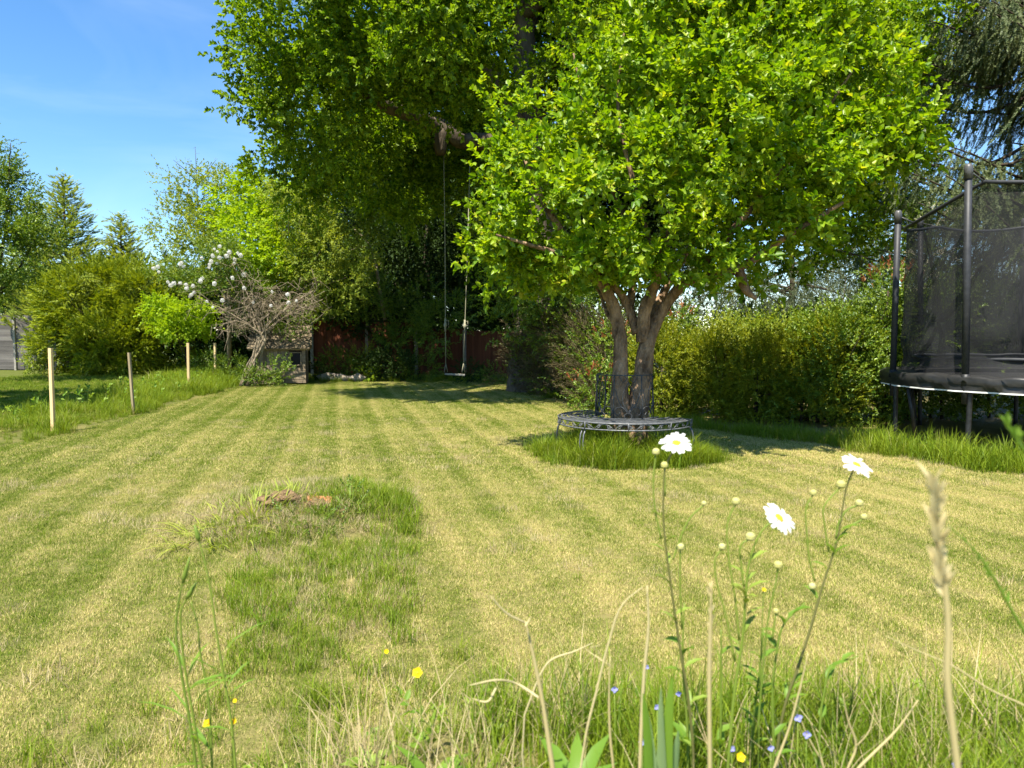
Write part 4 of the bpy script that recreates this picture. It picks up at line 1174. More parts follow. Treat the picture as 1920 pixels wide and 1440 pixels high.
mb = MB(); mb.box(((win_x0 + win_x1) / 2, hy + .15, (win_z0 + win_z1) / 2), (win_x1 - win_x0, .008, win_z1 - win_z0)); mb.build('pane', M['glass_dark'], wf)
mb = MB()
for sx_ in (wx0, wx1):                                 # gable ends and back
    mb.add([(sx_, hy + .16, 0), (sx_, hy + dep, 0), (sx_, hy + dep, eave), (sx_, hy + dep / 2 + .08, ridge - .04), (sx_, hy + .16, eave)], [(0, 1, 2, 3, 4)])
    mb.add([(sx_ + .02, hy + .16, 0), (sx_ + .02, hy + dep, 0), (sx_ + .02, hy + dep, eave), (sx_ + .02, hy + dep / 2 + .08, ridge - .04), (sx_ + .02, hy + .16, eave)], [(4, 3, 2, 1, 0)])
mb.box(((wx0 + wx1) / 2, hy + dep, eave / 2), (wx1 - wx0, .02, eave))
mb.build('wall', M['shed_wood'], ph)
ry = hy + dep / 2 + .08
roof = MB(); 
sl = Vector((0, ry - hy + .0, ridge - eave + .06)); slope = math.atan2(sl.z, sl.y)
roof.add([(hx0, hy, eave - .03), (hx1, hy, eave - .03), (hx1, ry, ridge), (hx0, ry, ridge), (hx0, 2 * ry - hy, eave - .03), (hx1, 2 * ry - hy, eave - .03),
          (hx0, hy + .02, eave - .06), (hx1, hy + .02, eave - .06), (hx1, ry, ridge - .035), (hx0, ry, ridge - .035)], [(0, 1, 2, 3), (3, 2, 5, 4), (7, 6, 9, 8), (0, 6, 7, 1)])
rf = roof.build('roof', M['shed_wood'], ph)
shm = bpy.data.meshes.new('shingle'); tmp = MB(); tmp.box((0, 0, 0), (.094, .20, .022)); shm.from_pydata(tmp.v, [], tmp.f); shm.materials.append(M['shingle'])
org = origin_of(ph)
rows, colsn = 6, int((hx1 - hx0 + .06) / .102)
for i in range(rows):
    for j in range(colsn):
        t = (i + .35) / rows
        o = link('shingle', shm, rf)
        o.location = Vector((hx0 - .03 + (j + .5 + .5 * (i % 2)) * .102, hy - .02 + (ry - hy) * t, eave - .005 + (ridge - eave) * t + .012)) - org
        o.rotation_euler = (slope - R(7) + R(random.uniform(-1.5, 1.5)), 0, R(random.uniform(-1.5, 1.5)))
ph.rotation_euler.z = R(13)
# compost bin
cbp = Vector((P(985, 690, 19.5).x, 19.5, 0))
cbn = thing('compost_bin', cbp, 'squat black plastic compost bin at the foot of the red fence', 'bin')
mb = MB(); vs = []
for z, s in ((0, .31), (.5, .27)):
    vs += [(cbp.x + a * s, cbp.y + b * s, z) for a, b in ((-1, -1), (1, -1), (1, 1), (-1, 1))]
mb.add(vs, [(0, 1, 5, 4), (1, 2, 6, 5), (2, 3, 7, 6), (3, 0, 4, 7)]); mb.build('body', M['bin'], cbn)
mb = MB(); mb.box((cbp.x, cbp.y, .515), (.60, .60, .04)); mb.box((cbp.x, cbp.y, .55), (.5, .5, .03)); mb.build('lid', M['bin'], cbn)
mb = MB(); mb.box((cbp.x, cbp.y - .31, .18), (.28, .02, .26)); mb.build('hatch', M['bin'], cbn)

# ------------------------------------------------------------------ stump mound
def Gh(px, py):
    d = 1.5
    while d < 12:
        p = P(px, py, d)
        if p.z <= gh(p.x, p.y).item(): return Vector((p.x, p.y, gh(p.x, p.y).item()))
        d += .02
    return G(px, py)
stp = thing('tree_stump', Gh(525, 950), 'rotten low stump crumbling in the mound in the lawn', 'stump')
mb = MB()
c0 = Gh(530, 948)
gz0 = gh(c0.x, c0.y).item(); mb.ball((c0.x + .03, c0.y - .02, gz0 + .01), (.15, .10, .05), 30, 18, 1.6); mb.build('stump_wood', M['stump'], stp)
mb = MB(); mb.ball((c0.x + .25, c0.y - .02, gz0), (.08, .06, .035), 16, 10, 1.4); mb.build('root', M['stump'], stp)
bp_ = Gh(598, 946) + Vector((0, 0, .012))
mb = MB(); mb.box((bp_.x, bp_.y, bp_.z - .02), (.15, .10, .06), Matrix.Rotation(R(20), 3, 'Z') @ Matrix.Rotation(R(16), 3, 'X') @ Matrix.Rotation(R(9), 3, 'Y'), .018)
tag(mb.build('brick', M['terracotta'], None, (bp_.x, bp_.y, bp_.z - .05)), 'broken orange brick lying in the dead grass by the stump', 'brick')
r = random.Random(12); mb = MB()
for i in range(90):                                   # crumbled bark and soil over the mound top
    c = Gh(r.gauss(545, 70), 950 + r.gauss(8, 14)); q = r.uniform(.008, .030)
    mb.box(c + Vector((0, 0, q * .3)), (q * r.uniform(1, 2.4), q, q * .6), Matrix.Rotation(r.uniform(0, 6), 3, 'Z') @ Matrix.Rotation(r.uniform(-.5, .5), 3, 'X'), q * .2)
mb.build('bark_chips', M['stump'], stp)['kind'] = 'stuff'
n = 320; cc = [Gh(r.gauss(500, 95), 965 + r.gauss(0, 24)) for _ in range(n)]
scatter('dead_grass', np.array([list(c) for c in cc]), np.array([[r.uniform(-.6, .6), r.uniform(-.6, .6), r.uniform(0, 6)] for _ in range(n)]), np.array([r.uniform(.5, 1.2) for _ in range(n)]), V_mat, None, 61, 'loose straw strewn over the top of the mound', kind='stuff')
def strap_plant(name, c, n, L, wd, mat, label, cat, lean=.7, spread=.2, seed=0, z=0, part='leaf', flat=0):
    r = random.Random(seed); root = thing(name, c, label, cat)
    for i in range(n):
        a = r.uniform(0, TAU); l = L * r.uniform(.55, 1.1); ln = lean * r.uniform(.3, 1.1)
        b = Vector(c) + Vector((math.cos(a), math.sin(a), 0)) * spread * r.uniform(0, 1)
        b.z = gh(b.x, b.y).item() - .01 + z
        a2 = a + r.uniform(-.7, .7)
        dd = Vector((math.cos(a2), math.sin(a2), 0))
        pts = [b + dd * l * ln * t ** 1.6 + Vector((0, 0, l * (t * (1 - flat * .6) - .45 * ln * t * t))) for t in (0, .25, .5, .75, 1)]
        mb = MB(); mb.blade(pts, [wd, wd, wd * .9, wd * .6, wd * .08], Vector((-dd.y, dd.x, 0))); mb.build(part, mat, root)
    return root
strap_plant('iris_clump', Gh(480, 968), 70, .20, .011, M['daylily'], 'yellow-green cut-back iris stubs left of the stump top', 'plant', .8, .24, 1)
strap_plant('iris_clump', Gh(425, 990), 110, .24, .011, M['daylily'], 'flattened yellow-green strap leaves on the front left shoulder of the mound', 'plant', 1.2, .36, 2, flat=.5)
strap_plant('iris_clump', Gh(368, 1010), 40, .18, .010, M['daylily'], 'low pale strap leaves at the leftmost tip of the mound', 'plant', 1.2, .16, 3, flat=.7)
strap_plant('iris_clump', Gh(550, 935), 26, .16, .014, M['daylily'], 'short yellow-green stubs behind the stump top', 'plant', .8, .22, 4)
def weed(name, c, n, hgt, variants, label, cat, seed, spread=.15, scale=1):
    r = np.random.default_rng(seed); root = thing(name, c, label, cat)
    a = r.uniform(0, TAU, n); q = spread * np.sqrt(r.uniform(0, 1, n)); x_, y_ = c[0] + q * np.cos(a), c[1] + q * np.sin(a)
    zz = gh(x_, y_) + r.uniform(.02, hgt, n)
    d = np.stack([np.cos(a) * .6, np.sin(a) * .6, r.uniform(.4, 1.3, n)], 1)
    mb = MB()
    for i in range(min(n, 9)): mb.tube([(c[0], c[1], gh(c[0], c[1]).item() - .02), (x_[i], y_[i], zz[i] + .02)], .004, 4)
    mb.build('stem', M['stem'], root)
    scatter('foliage', np.stack([x_, y_, zz], 1), euler_of(d, r.normal(0, .4, n)), r.uniform(.6, 1.1, n) * scale, variants, root, seed, kind='stuff')
    return root
weed('thistle_plant', Gh(660, 962), 26, .2, V_mid, 'dark green leafy weed on the right end of the mound top', 'plant', 41, .12, .35)
weed('weed_plant', Gh(580, 985), 30, .08, V_mid, 'low green creeping weed in front of the brick', 'plant', 42, .28, .3)

# ------------------------------------------------------------------ shrubs and trees of the left and far side
def tree(name, base, h, blobs, variants, label, cat='tree', bark='bark_dark', tr_r=.12, seed=0, **kw):
    root = thing(name, base, label, cat)
    base = Vector(base)
    mb = MB()
    if h:
        mb.tube([base - Vector((0, 0, .1)), base + Vector((.05, 0, h * .4)), base + Vector((-.03, 0, h * .75)), base + Vector((.02, 0, h))], [tr_r, tr_r * .8, tr_r * .5, tr_r * .2], 9, .2)
    r = random.Random(seed)
    for c, rad in blobs:
        s = base + Vector((0, 0, h * r.uniform(.3, .6) if h else 0))
        if (Vector(c) - s).length > 6: s = Vector((c[0] + .4, c[1], .0)) if c[2] < 3 else Vector(c) + Vector((.5, .3, -1.5))
        c = Vector(c); m2 = s.lerp(c, .55) + Vector((r.uniform(-.2, .2), r.uniform(-.2, .2), .15))
        mb.tube(spline([s, m2, c], 4), lerp_list([tr_r * .45, tr_r * .25, tr_r * .08], 9), 6)
    mb.build('trunk', M[bark], root)
    crown('crown', root, blobs, variants, seed=seed + 50, kind='stuff', **kw)
    return root

# big golden yew, left
yb = [B(140, 640, 27, 1.25), B(180, 570, 27, 1.6), B(240, 640, 26.5, 1.5), B(290, 570, 27, 1.3), B(125, 562, 27.5, .95), B(210, 650, 26, 1.2), B(92, 585, 27.5, .5), B(310, 640, 27.5, 1.3), B(250, 545, 28, 1.2)]
yroot = tree('yew_bush', (P(190, 690, 27.5).x, 27.8, 0), 2.2, yb, V_yew, 'broad rounded golden-green yew bush behind the left stakes', 'bush', seed=3, sub_r=.42, dens=3.4, per=38, scale=.72, up=.1, out=1.0, rmin=.6, shell=.88, roll=.8)
def conifer(base, h, rad, label, seed, variants=None, nb=70, scale=1, z0=.15, droop=0):
    root = thing('conifer_tree', base, label, 'tree'); base = Vector(base); r = np.random.default_rng(seed)
    mb = MB(); mb.tube([base, base + Vector((0, 0, h * .5)), base + Vector((0, 0, h))], [.14, .08, .012], 8); mb.build('trunk', M['bark_dark'], root)
    P2, D2, S2 = [], [], []; mb = MB()
    for i in range(nb):
        t = z0 + (1 - z0) * (i / nb) ** .9
        a = i * 2.4 + r.uniform(-.3, .3); l = rad * (1 - t) ** .75 * r.uniform(.7, 1.15) + .12
        s = base + Vector((0, 0, h * t)); d = Vector((math.cos(a), math.sin(a), .35 - droop))
        e = s + d * l; mb.tube([s, s.lerp(e, .6) + Vector((0, 0, -.06 * l)), e], [.025, .015, .006], 5)
        m_ = max(4, int(l * 22))
        for j in range(m_):
            q = s.lerp(e, .15 + .85 * j / m_) + Vector(r.normal(size=3) * .10); P2.append(q); sg = r.uniform(-1, 1)
            D2.append(list(d * .8 + Vector((-d.y, d.x, 0)) * sg * .9 + Vector((0, 0, r.uniform(-.1, .5) - droop)))); S2.append(scale * r.uniform(.5, 1.0) * (1.1 - .5 * t))
    for j in range(8): P2.append(base + Vector((0, 0, h * (.86 + .015 * j)))); D2.append([r.uniform(-.6, .6), r.uniform(-.6, .6), 1]); S2.append(scale * .55)
    mb.build('branches', M['bark_dark'], root)
    scatter('crown', np.array(P2), euler_of(np.array(D2), r.normal(0, .3, len(P2))), np.array(S2), variants or V_con, root, seed, kind='stuff')
    return root
conifer((P(132, 690, 30).x, 30, 0), 8.0, 2.7, 'tall feathery golden conifer rising behind the left side of the yew', 61, nb=130)
conifer((P(235, 690, 30.5).x, 30.5, 0), 6.5, 2.3, 'shorter golden conifer with a bare thin leader, right of the taller one', 62, nb=100)
conifer((P(75, 690, 32).x, 32, 0), 7.3, 2.2, 'dull green conifer between the leafy left tree and the tall golden conifer', 63, nb=90)
# leafy tree at the left edge
lt = [B(-30, 440, 22, 1.4), B(20, 400, 21.5, .8), B(30, 470, 21, .8), B(-10, 530, 21.5, .6), B(35, 360, 22, .5), B(-40, 330, 22, 1.0), B(70, 440, 22, .55)]
tree('leafy_tree', (P(-30, 700, 22).x, 22, 0), 5.2, lt, V_mid, 'fresh green leafy tree cut by the left edge of the picture', seed=5, sub_r=.35, dens=3.5, per=14, scale=1.3, bark='bark_dark')
tp, td = [], []
r = np.random.default_rng(8)
for i in range(70):
    t = i / 70; q = P(18, 400 - 135 * t, 21.8); tp.append(q + Vector(r.normal(size=3) * .10)); a = i * 2.4; td.append([math.cos(a), math.sin(a), .3])
shoot = thing('leafy_shoot', P(18, 420, 21.8), 'tall narrow leafy shoot standing above the left-edge tree', 'branch')
scatter('foliage', np.array(tp), euler_of(np.array(td), r.normal(0, .3, 70)), np.full(70, 1.1), V_mid, shoot, 3, kind='stuff')
mb = MB(); mb.tube([P(-10, 560, 21.8), P(12, 420, 21.8), P(20, 268, 21.8)], [.05, .03, .01], 6); mb.build('stem', M['bark_dark'], shoot)
# pale hornbeam and neighbours
hb = [B(340, 440, 25, 1.1), B(400, 380, 25, 1.0), B(380, 470, 24.5, 1.0), B(440, 440, 25, 1.0), B(330, 500, 25, .7), B(350, 350, 25.5, .7), B(420, 520, 25, 1.0), B(470, 360, 25, .8)]
tree('hornbeam_tree', (P(430, 700, 25).x, 25, 0), 6.0, hb, V_pale, 'thin pale yellow-green tree with twiggy top, above the white-flowered shrub', seed=6, bark='bark_pale', tr_r=.09, sub_r=.4, dens=2.2, per=11, scale=1.2)
tw = thing('twiggy_sapling', P(370, 400, 25.6), 'sparse thin twig with few leaves poking into the sky left of the oak', 'branch')
tp, td = [], []
mb = MB()
for (a, b) in (((372, 420), (366, 275)), ((368, 340), (325, 300)), ((370, 350), (405, 300)), ((370, 370), (300, 360)), ((369, 320), (345, 305))):
    p_, q_ = P(a[0], a[1], 25.6), P(b[0], b[1], 25.6); mb.tube([p_, p_.lerp(q_, .5) + Vector((0, 0, .05)), q_], [.02, .013, .006], 5)
    for t in np.linspace(.2, 1, 9): tp.append(p_.lerp(q_, t) + Vector(r.normal(size=3) * .05)); td.append(r.normal(size=3) + [0, 0, .5])
mb.build('stem', M['bark_dark'], tw)
scatter('foliage', np.array(tp), euler_of(np.array(td), r.normal(0, .5, len(tp))), np.full(len(tp), .42), V_pale, tw, 4, kind='stuff')
mp_ = [B(470, 440, 23, .9), B(450, 370, 24, .8), B(500, 480, 22, .7), B(510, 510, 21.6, .45), B(470, 460, 21.8, .5), B(545, 490, 22, .5), B(560, 400, 23, .9), B(500, 390, 23.5, .9)]
tree('maple_tree', (P(520, 700, 23.3).x, 23.3, 0), 4.5, mp_, V_maple, 'bright lime-green maple foliage in tiers beside the oak', seed=7, tr_r=.08, sub_r=.34, dens=3.2, per=12, scale=1.15, up=.1, bark='bark_pale')
mq = [(P(320, 590, 22.5), (.75, .5, .22)), (P(365, 585, 22.3), (.6, .5, .20)), (P(330, 618, 22), (.7, .5, .16)), (P(385, 612, 22.2), (.5, .5, .2)), (P(300, 575, 22.5), (.4, .4, .15))]
tree('maple_sapling', (P(350, 700, 22.6).x, 22.6, 0), 1.5, mq, V_maple, 'low lime-green maple sapling in flat tiers between yew and bare shrub', seed=8, tr_r=.03, sub_r=.2, dens=9, per=9, scale=.85, up=.0, rmin=.1)
sg = [B(560, 400, 21.5, .9), B(600, 470, 21.3, .9), B(640, 400, 21.8, .9), B(560, 520, 21.8, .7), B(650, 520, 21.6, .8), B(600, 340, 21.5, .8), B(690, 440, 22, .6), B(620, 570, 22, .6), B(540, 350, 21, .6)]
tree('ash_tree', (P(560, 700, 22.4).x, 22.4, 0), 4.5, sg, V_pale, 'soft mid-green tree under the left edge of the oak, above the playhouse', seed=21, sub_r=.34, dens=3.0, per=12, scale=1.0, tr_r=.05, bark='bark_pale')
# dark evergreens behind the swing
dk = []
for px, py, d, rd in [(660, 560, 25.5, 1.3), (720, 600, 25, 1.0), (600, 560, 26, 1.2), (760, 520, 26, 1.4), (830, 560, 26, 1.3), (700, 480, 26.5, 1.5), (620, 490, 26.5, 1.2), (800, 440, 27, 1.7), (900, 500, 28, 1.5), (960, 560, 28, 1.5), (950, 450, 28, 1.7), (880, 590, 28, 1.1), (560, 500, 26.5, 1.1), (1040, 500, 27, 1.6), (1060, 580, 26, 1.2), (650, 400, 28, 1.8), (880, 380, 28.5, 1.8), (550, 420, 28, 1.3)]:
    dk.append((P(px, py, d), rd))
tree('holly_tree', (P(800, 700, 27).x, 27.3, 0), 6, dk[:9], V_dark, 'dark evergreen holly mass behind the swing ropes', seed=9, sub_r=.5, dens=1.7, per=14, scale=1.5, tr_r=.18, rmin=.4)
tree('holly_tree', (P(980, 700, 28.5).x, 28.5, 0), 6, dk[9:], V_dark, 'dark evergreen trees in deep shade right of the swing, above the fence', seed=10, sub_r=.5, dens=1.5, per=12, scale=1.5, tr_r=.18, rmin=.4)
far = []
r = np.random.default_rng(9)
for i in range(19): far.append((Vector((-16 + i * .95, 31.5 + r.uniform(-1, 1), r.uniform(1.5, 5.5))), r.uniform(1.4, 2.0)))
for i in range(34): far.append((Vector((-6.5 + i * .42 + r.uniform(-.4, .4), 32.5 + r.uniform(-1, 1), r.uniform(4.5, 10.5))), r.uniform(1.5, 2.1)))
for i in range(16): far.append((Vector((9 + i * 1.1, 26 + r.uniform(-1, 1), r.uniform(.5, 1.0))), r.uniform(.7, .95)))
for i in range(22): far.append((Vector((-26 + i * .95, 33.5 + r.uniform(-1, 1), r.uniform(1.0, 3.2))), r.uniform(1.3, 1.8)))
for px, py in ((360, 600), (400, 640), (440, 590), (480, 640), (520, 600), (560, 640), (500, 550), (420, 550), (590, 600)): far.append((P(px, py, 27.5), 1.1))
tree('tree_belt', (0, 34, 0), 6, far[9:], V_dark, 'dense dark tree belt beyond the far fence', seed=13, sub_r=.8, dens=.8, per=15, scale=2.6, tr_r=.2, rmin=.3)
ivb = [B(640, 545, 23.8, .9), B(700, 560, 23.6, .7), B(600, 530, 24, .9), B(760, 600, 23.5, .75), B(820, 620, 23.2, .75), B(850, 590, 23.2, .6), B(670, 500, 24, .8), B(560, 555, 24.2, .6), B(790, 570, 24.4, .9), B(740, 640, 23.3, .5)]
tree('laurel_bush', (P(720, 700, 24.1).x, 24.1, 0), 2.2, ivb, V_mid, 'mid-green bushy shrub overhanging the red fence left of the swing', 'bush', seed=14, sub_r=.35, dens=3, per=13, scale=1.15, tr_r=.05)
# leaning pale stem in that shade
ls = MB(); limb(ls, [P(722, 600, 23.4), P(712, 545, 23.4), P(703, 490, 23.5), P(690, 455, 23.6), P(665, 430, 23.8)], [.06, .055, .045, .03, .015], 5, 8, .2)
ls.tube([P(703, 490, 23.5), P(685, 480, 23.3), P(668, 492, 23.2)], [.02, .014, .006], 5); ls.tube([P(695, 465, 23.5), P(676, 462, 23.3), P(655, 470, 23.2)], [.018, .012, .005], 5)
tag(ls.build('leaning_stem', M['bark_pale'], None, P(722, 600, 23.4)), 'bare pale leaning stem in the shade left of the swing', 'branch')

# snowball viburnum: bundle of bare stems leaning, tangled twigs, sparse leaves, white balls
vb = G(458, 716); vb = Vector((vb.x, 20.3, 0)); vb.x = P(458, 712, 20.3).x
vib = thing('snowball_shrub', vb, 'straggly bare-stemmed shrub with round white flower heads, left of the playhouse', 'shrub')
r = random.Random(31)
ms = MB()
ends = []
for i in range(15):
    o_ = Vector((r.uniform(-.1, .12), r.uniform(-.1, .1), 0))
    kx = r.uniform(-6, 10)
    f_ = P(488 + kx, 640 + r.uniform(-8, 8), 20.3)
    e_px, e_py = r.choice([(400, 520), (430, 500), (450, 560), (380, 560), (420, 590), (470, 520), (560, 560), (585, 575), (540, 590), (500, 560), (440, 530), (575, 555), (410, 600)])
    e = P(e_px + r.uniform(-15, 15), e_py + r.uniform(-15, 15), 20.3 + r.uniform(-.7, .7))
    m2 = f_.lerp(e, .5) + Vector((0, 0, .18))
    sp_ = spline([vb + o_, vb.lerp(f_, .5) + o_ * .8 + Vector((r.uniform(-.05, .05), 0, 0)), f_, m2, e], 5)
    ms.tube(sp_, lerp_list([.035, .032, .026, .016, .007], len(sp_)), 6)
    ends += [m2, e, f_.lerp(e, .75)]
ms.build('stem', M['bark_pale'], vib)
mt = MB()
for i in range(520):
    s = r.choice(ends) + Vector((r.gauss(0, .18), r.gauss(0, .25), r.gauss(0, .15)))
    d = Vector((r.gauss(0, 1), r.gauss(0, .7), r.gauss(-.1, .6))).normalized(); l = r.uniform(.2, .7)
    side = Vector((r.gauss(0, .15), 0, r.gauss(0, .15)))
    mt.tube([s, s + d * l * .5 + side, s + d * l], [.008, .006, .003], 3, cap=False)
mt.build('twigs', M['bark_pale'], vib)['kind'] = 'stuff'
vbl = [B(420, 500, 20.6, .55), B(390, 530, 20.6, .5), B(450, 520, 20.8, .5), B(480, 560, 20.8, .45), B(540, 600, 20.9, .45), B(575, 610, 20.8, .3), B(350, 530, 20.8, .4), B(500, 600, 20.9, .3), B(400, 470, 21, .45), B(330, 510, 21, .4), B(455, 600, 21, .4), B(300, 510, 20.6, .35), B(415, 470, 20.5, .5), B(370, 500, 20.7, .4), B(440, 480, 20.6, .35)]
crown('foliage', vib, vbl, V_mid, .25, 6.5, 9, .85, 33, .2, .5, .5, kind='stuff')
rr2 = random.Random(2); tmp = MB()
for i in range(46):                                   # a round head packed with small four-petalled florets
    th = math.acos(1 - 2 * (i + .5) / 46); ph_ = i * 2.39996
    dn = Vector((math.sin(th) * math.cos(ph_), math.sin(th) * math.sin(ph_), math.cos(th))); c_ = dn * rr2.uniform(.036, .056)
    e1 = dn.orthogonal().normalized(); e2 = dn.cross(e1); q = rr2.uniform(.010, .016); a0 = rr2.uniform(0, 1.5)
    for k in range(4):
        aa = a0 + k * TAU / 4; t1 = e1 * math.cos(aa) + e2 * math.sin(aa); t2 = e1 * math.cos(aa + .6) + e2 * math.sin(aa + .6); t3 = e1 * math.cos(aa - .6) + e2 * math.sin(aa - .6)
        tmp.add([c_, c_ + t2 * q * .8 + dn * .003, c_ + t1 * q * 1.2 - dn * .001, c_ + t3 * q * .8 + dn * .003], [(0, 1, 2, 3)])
fl = bpy.data.meshes.new('flower_head')
fl.from_pydata(tmp.v, [], tmp.f); fl.materials.append(M['white_petal'])
heads = [(288, 503), (296, 500), (298, 510), (340, 493), (344, 500), (378, 484), (392, 502), (402, 467), (408, 472), (412, 462), (399, 480), (411, 483), (396, 490), (406, 494), (393, 497), (430, 473), (446, 475), (451, 479), (425, 480), (440, 486), (439, 493), (337, 496),
         (315, 529), (320, 535), (326, 531), (338, 531), (349, 534), (350, 541), (362, 536), (379, 522), (376, 527), (359, 553), (364, 548), (356, 556), (388, 565), (399, 576), (510, 547), (539, 552), (556, 564), (508, 573), (541, 568), (458, 540), (457, 515), (436, 521), (475, 567), (417, 563), (402, 532)]
for px, py in heads:
    o = link('flower_head', fl, vib); o.location = P(px, py, 19.95 + r.uniform(-.25, .15)) - vb
    s = r.uniform(.75, 1.25); o.scale = (s, s, s * .9); o.rotation_euler = (r.uniform(0, 6), r.uniform(0, 6), 0)

# undergrowth along the far side
bushes = [((515, 700, 20.2), .42, V_mid, 'low green shrub in front of the playhouse wall', .8), ((475, 708, 20.0), .3, V_mid, 'low green plants at the foot of the bare shrub', .7),
          ((640, 680, 23.2), .5, V_mid, 'loose green shrub in front of the red fence right of the playhouse', .9), ((680, 672, 23.4), .45, V_pale, 'pale leafy perennial against the middle of the red fence', .7),
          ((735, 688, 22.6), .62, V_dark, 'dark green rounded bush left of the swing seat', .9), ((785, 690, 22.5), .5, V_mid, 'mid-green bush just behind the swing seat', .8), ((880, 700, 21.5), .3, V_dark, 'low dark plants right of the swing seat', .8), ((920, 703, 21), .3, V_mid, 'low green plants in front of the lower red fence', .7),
          ((430, 690, 21.2), .45, V_mid, 'leafy weeds behind the farthest stake', .8), ((385, 690, 23.5), .5, V_mid, 'low green weeds behind the third stake', .9), ((72, 678, 26), .38, V_pale, 'pale green climber at the left foot of the yew', 1.0), ((600, 700, 22.6), .3, V_dark, 'small dark plant beside the playhouse corner', .7), ((695, 700, 22.3), .2, V_maple, 'small bright lime plant by the stones', .5)]
for i, ((px, py, d), rd, vv, lb, scl) in enumerate(bushes):
    c = P(px, py, d); c.z = max(c.z, rd * .55)
    bl = [(c, (rd * 1.1, rd, rd * .8)), (c + Vector((rd * .7, 0, -rd * .2)), rd * .6), (c + Vector((-rd * .7, .1, -rd * .15)), rd * .6)]
    tree('low_bush', (c.x, c.y, 0), .15, bl, vv, lb, 'bush', seed=70 + i, tr_r=.015, sub_r=.2, dens=7, per=10, scale=scl, rmin=.3)
r = random.Random(5)
for i, (px, py, lb) in enumerate([(612, 706, 'flat grey-brown stone edging the flower bed beside the playhouse'), (640, 708, 'long rounded stone in the middle of the flower bed edge'), (672, 706, 'pale sandy stone at the right end of the flower bed edge'), (625, 702, 'small stone behind the flower bed edge')]):
    c = P(px, py, 22.5); mb = MB(); mb.ball((c.x, c.y, .10), (r.uniform(.2, .32), .16, .13), 12, 8, .7)
    tag(mb.build('stone', M['stone'], None, (c.x, c.y, 0)), lb, 'stone', 'stones edging the far flower bed')

# ------------------------------------------------------------------ right hand hedges
def hedge(name, pts, h, thick, variants, label, seed, hvar=.13, **kw):
    r = np.random.default_rng(seed); blobs = []
    pp = [Vector(p) for p in pts]; L = sum((pp[i + 1] - pp[i]).length for i in range(len(pp) - 1))
    n = max(3, int(L / (thick * .75)))
    sp_ = spline(pp, 8)
    for i in range(n):
        c = sp_[min(int((i + .5) / n * len(sp_)), len(sp_) - 1)]
        hh = h[0] + (h[1] - h[0]) * i / n
        z = .3
        while z < hh - thick * .35:
            blobs.append((Vector((c.x + r.normal() * .1, c.y + r.normal() * .15, z)), thick * r.uniform(.55, .75))); z += thick * .55
        blobs.append((Vector((c.x, c.y, hh - thick * .55 + r.normal() * hvar)), thick * r.uniform(.55, .7)))
    root = thing(name, (sp_[0].x, sp_[0].y, 0), label, 'hedge')
    mb = MB()
    for c, rd in blobs[::2]:
        b = Vector((c.x + r.normal() * .1, c.y + r.normal() * .1, 0)); mb.tube([b, b.lerp(c, .6), c], [.03, .022, .01], 5)
        for k in range(3): mb.tube([b.lerp(c, .5), c + Vector(r.normal(size=3) * rd * .7)], [.014, .004], 4)
    mb.build('branches', M['bark_dark'], root)
    crown('foliage', root, blobs, variants, seed=seed, kind='stuff', **kw)
    return root
hedge('hedge', [(2.2, 12.1, 0), (3.4, 11.8, 0), (4.6, 11.6, 0), (5.5, 11.5, 0)], (1.28, 1.42), .88, V_hedge, 'olive-gold small-leaved hedge between the bench tree and the trampoline', 81, sub_r=.24, dens=9, per=24, scale=1.25, up=.3, rmin=.55, shell=.8)
hedge('hedge', [(2.6, 13.0, 0), (3.6, 12.7, 0), (4.6, 12.4, 0), (5.6, 12.0, 0)], (1.25, 1.75), .75, V_pale, 'taller loose yellow-green shrubs behind the olive hedge', 82, sub_r=.3, dens=6, per=15, scale=.85, up=.5, rmin=.5)
hedge('hedge', [(4.9, 11.5, 0), (6.2, 11.9, 0), (8.0, 12.2, 0), (10.5, 12.2, 0), (13, 12, 0)], (1.7, 3.0), 1.1, V_mid, 'dense glossy dark shrub hedge behind the trampoline', 83, sub_r=.28, dens=8, per=18, scale=.85, up=.3, rmin=.55)
hedge('hedge', [(.35, 18.6, 0), (.9, 17.3, 0), (1.2, 16.0, 0), (1.5, 14.8, 0), (1.9, 13.2, 0)], (1.7, 1.7), .8, V_brown + V_mid[:1], 'brown tangled half-dead hedge left of the apple trunk', 84, sub_r=.3, dens=6, per=13, scale=1.0, up=.6, rmin=.55, shell=.8)
ul = [B(955, 560, 15.6, .5), B(1000, 530, 15.5, .6), B(1060, 520, 14.5, .6), B(940, 610, 16, .3), B(1010, 570, 16, .7), B(1070, 560, 15.5, .7), B(1120, 590, 15, .55), B(1040, 620, 15.5, .45), B(990, 610, 16.3, .35), B(1110, 640, 14.5, .35)]
tree('understorey_tree', (P(1060, 700, 15.8).x, 15.8, 0), 2.2, ul, V_mid, 'shaded green tree over the brown hedge, left of the apple trunk', seed=15, tr_r=.06, sub_r=.26, dens=6, per=10, scale=.95)
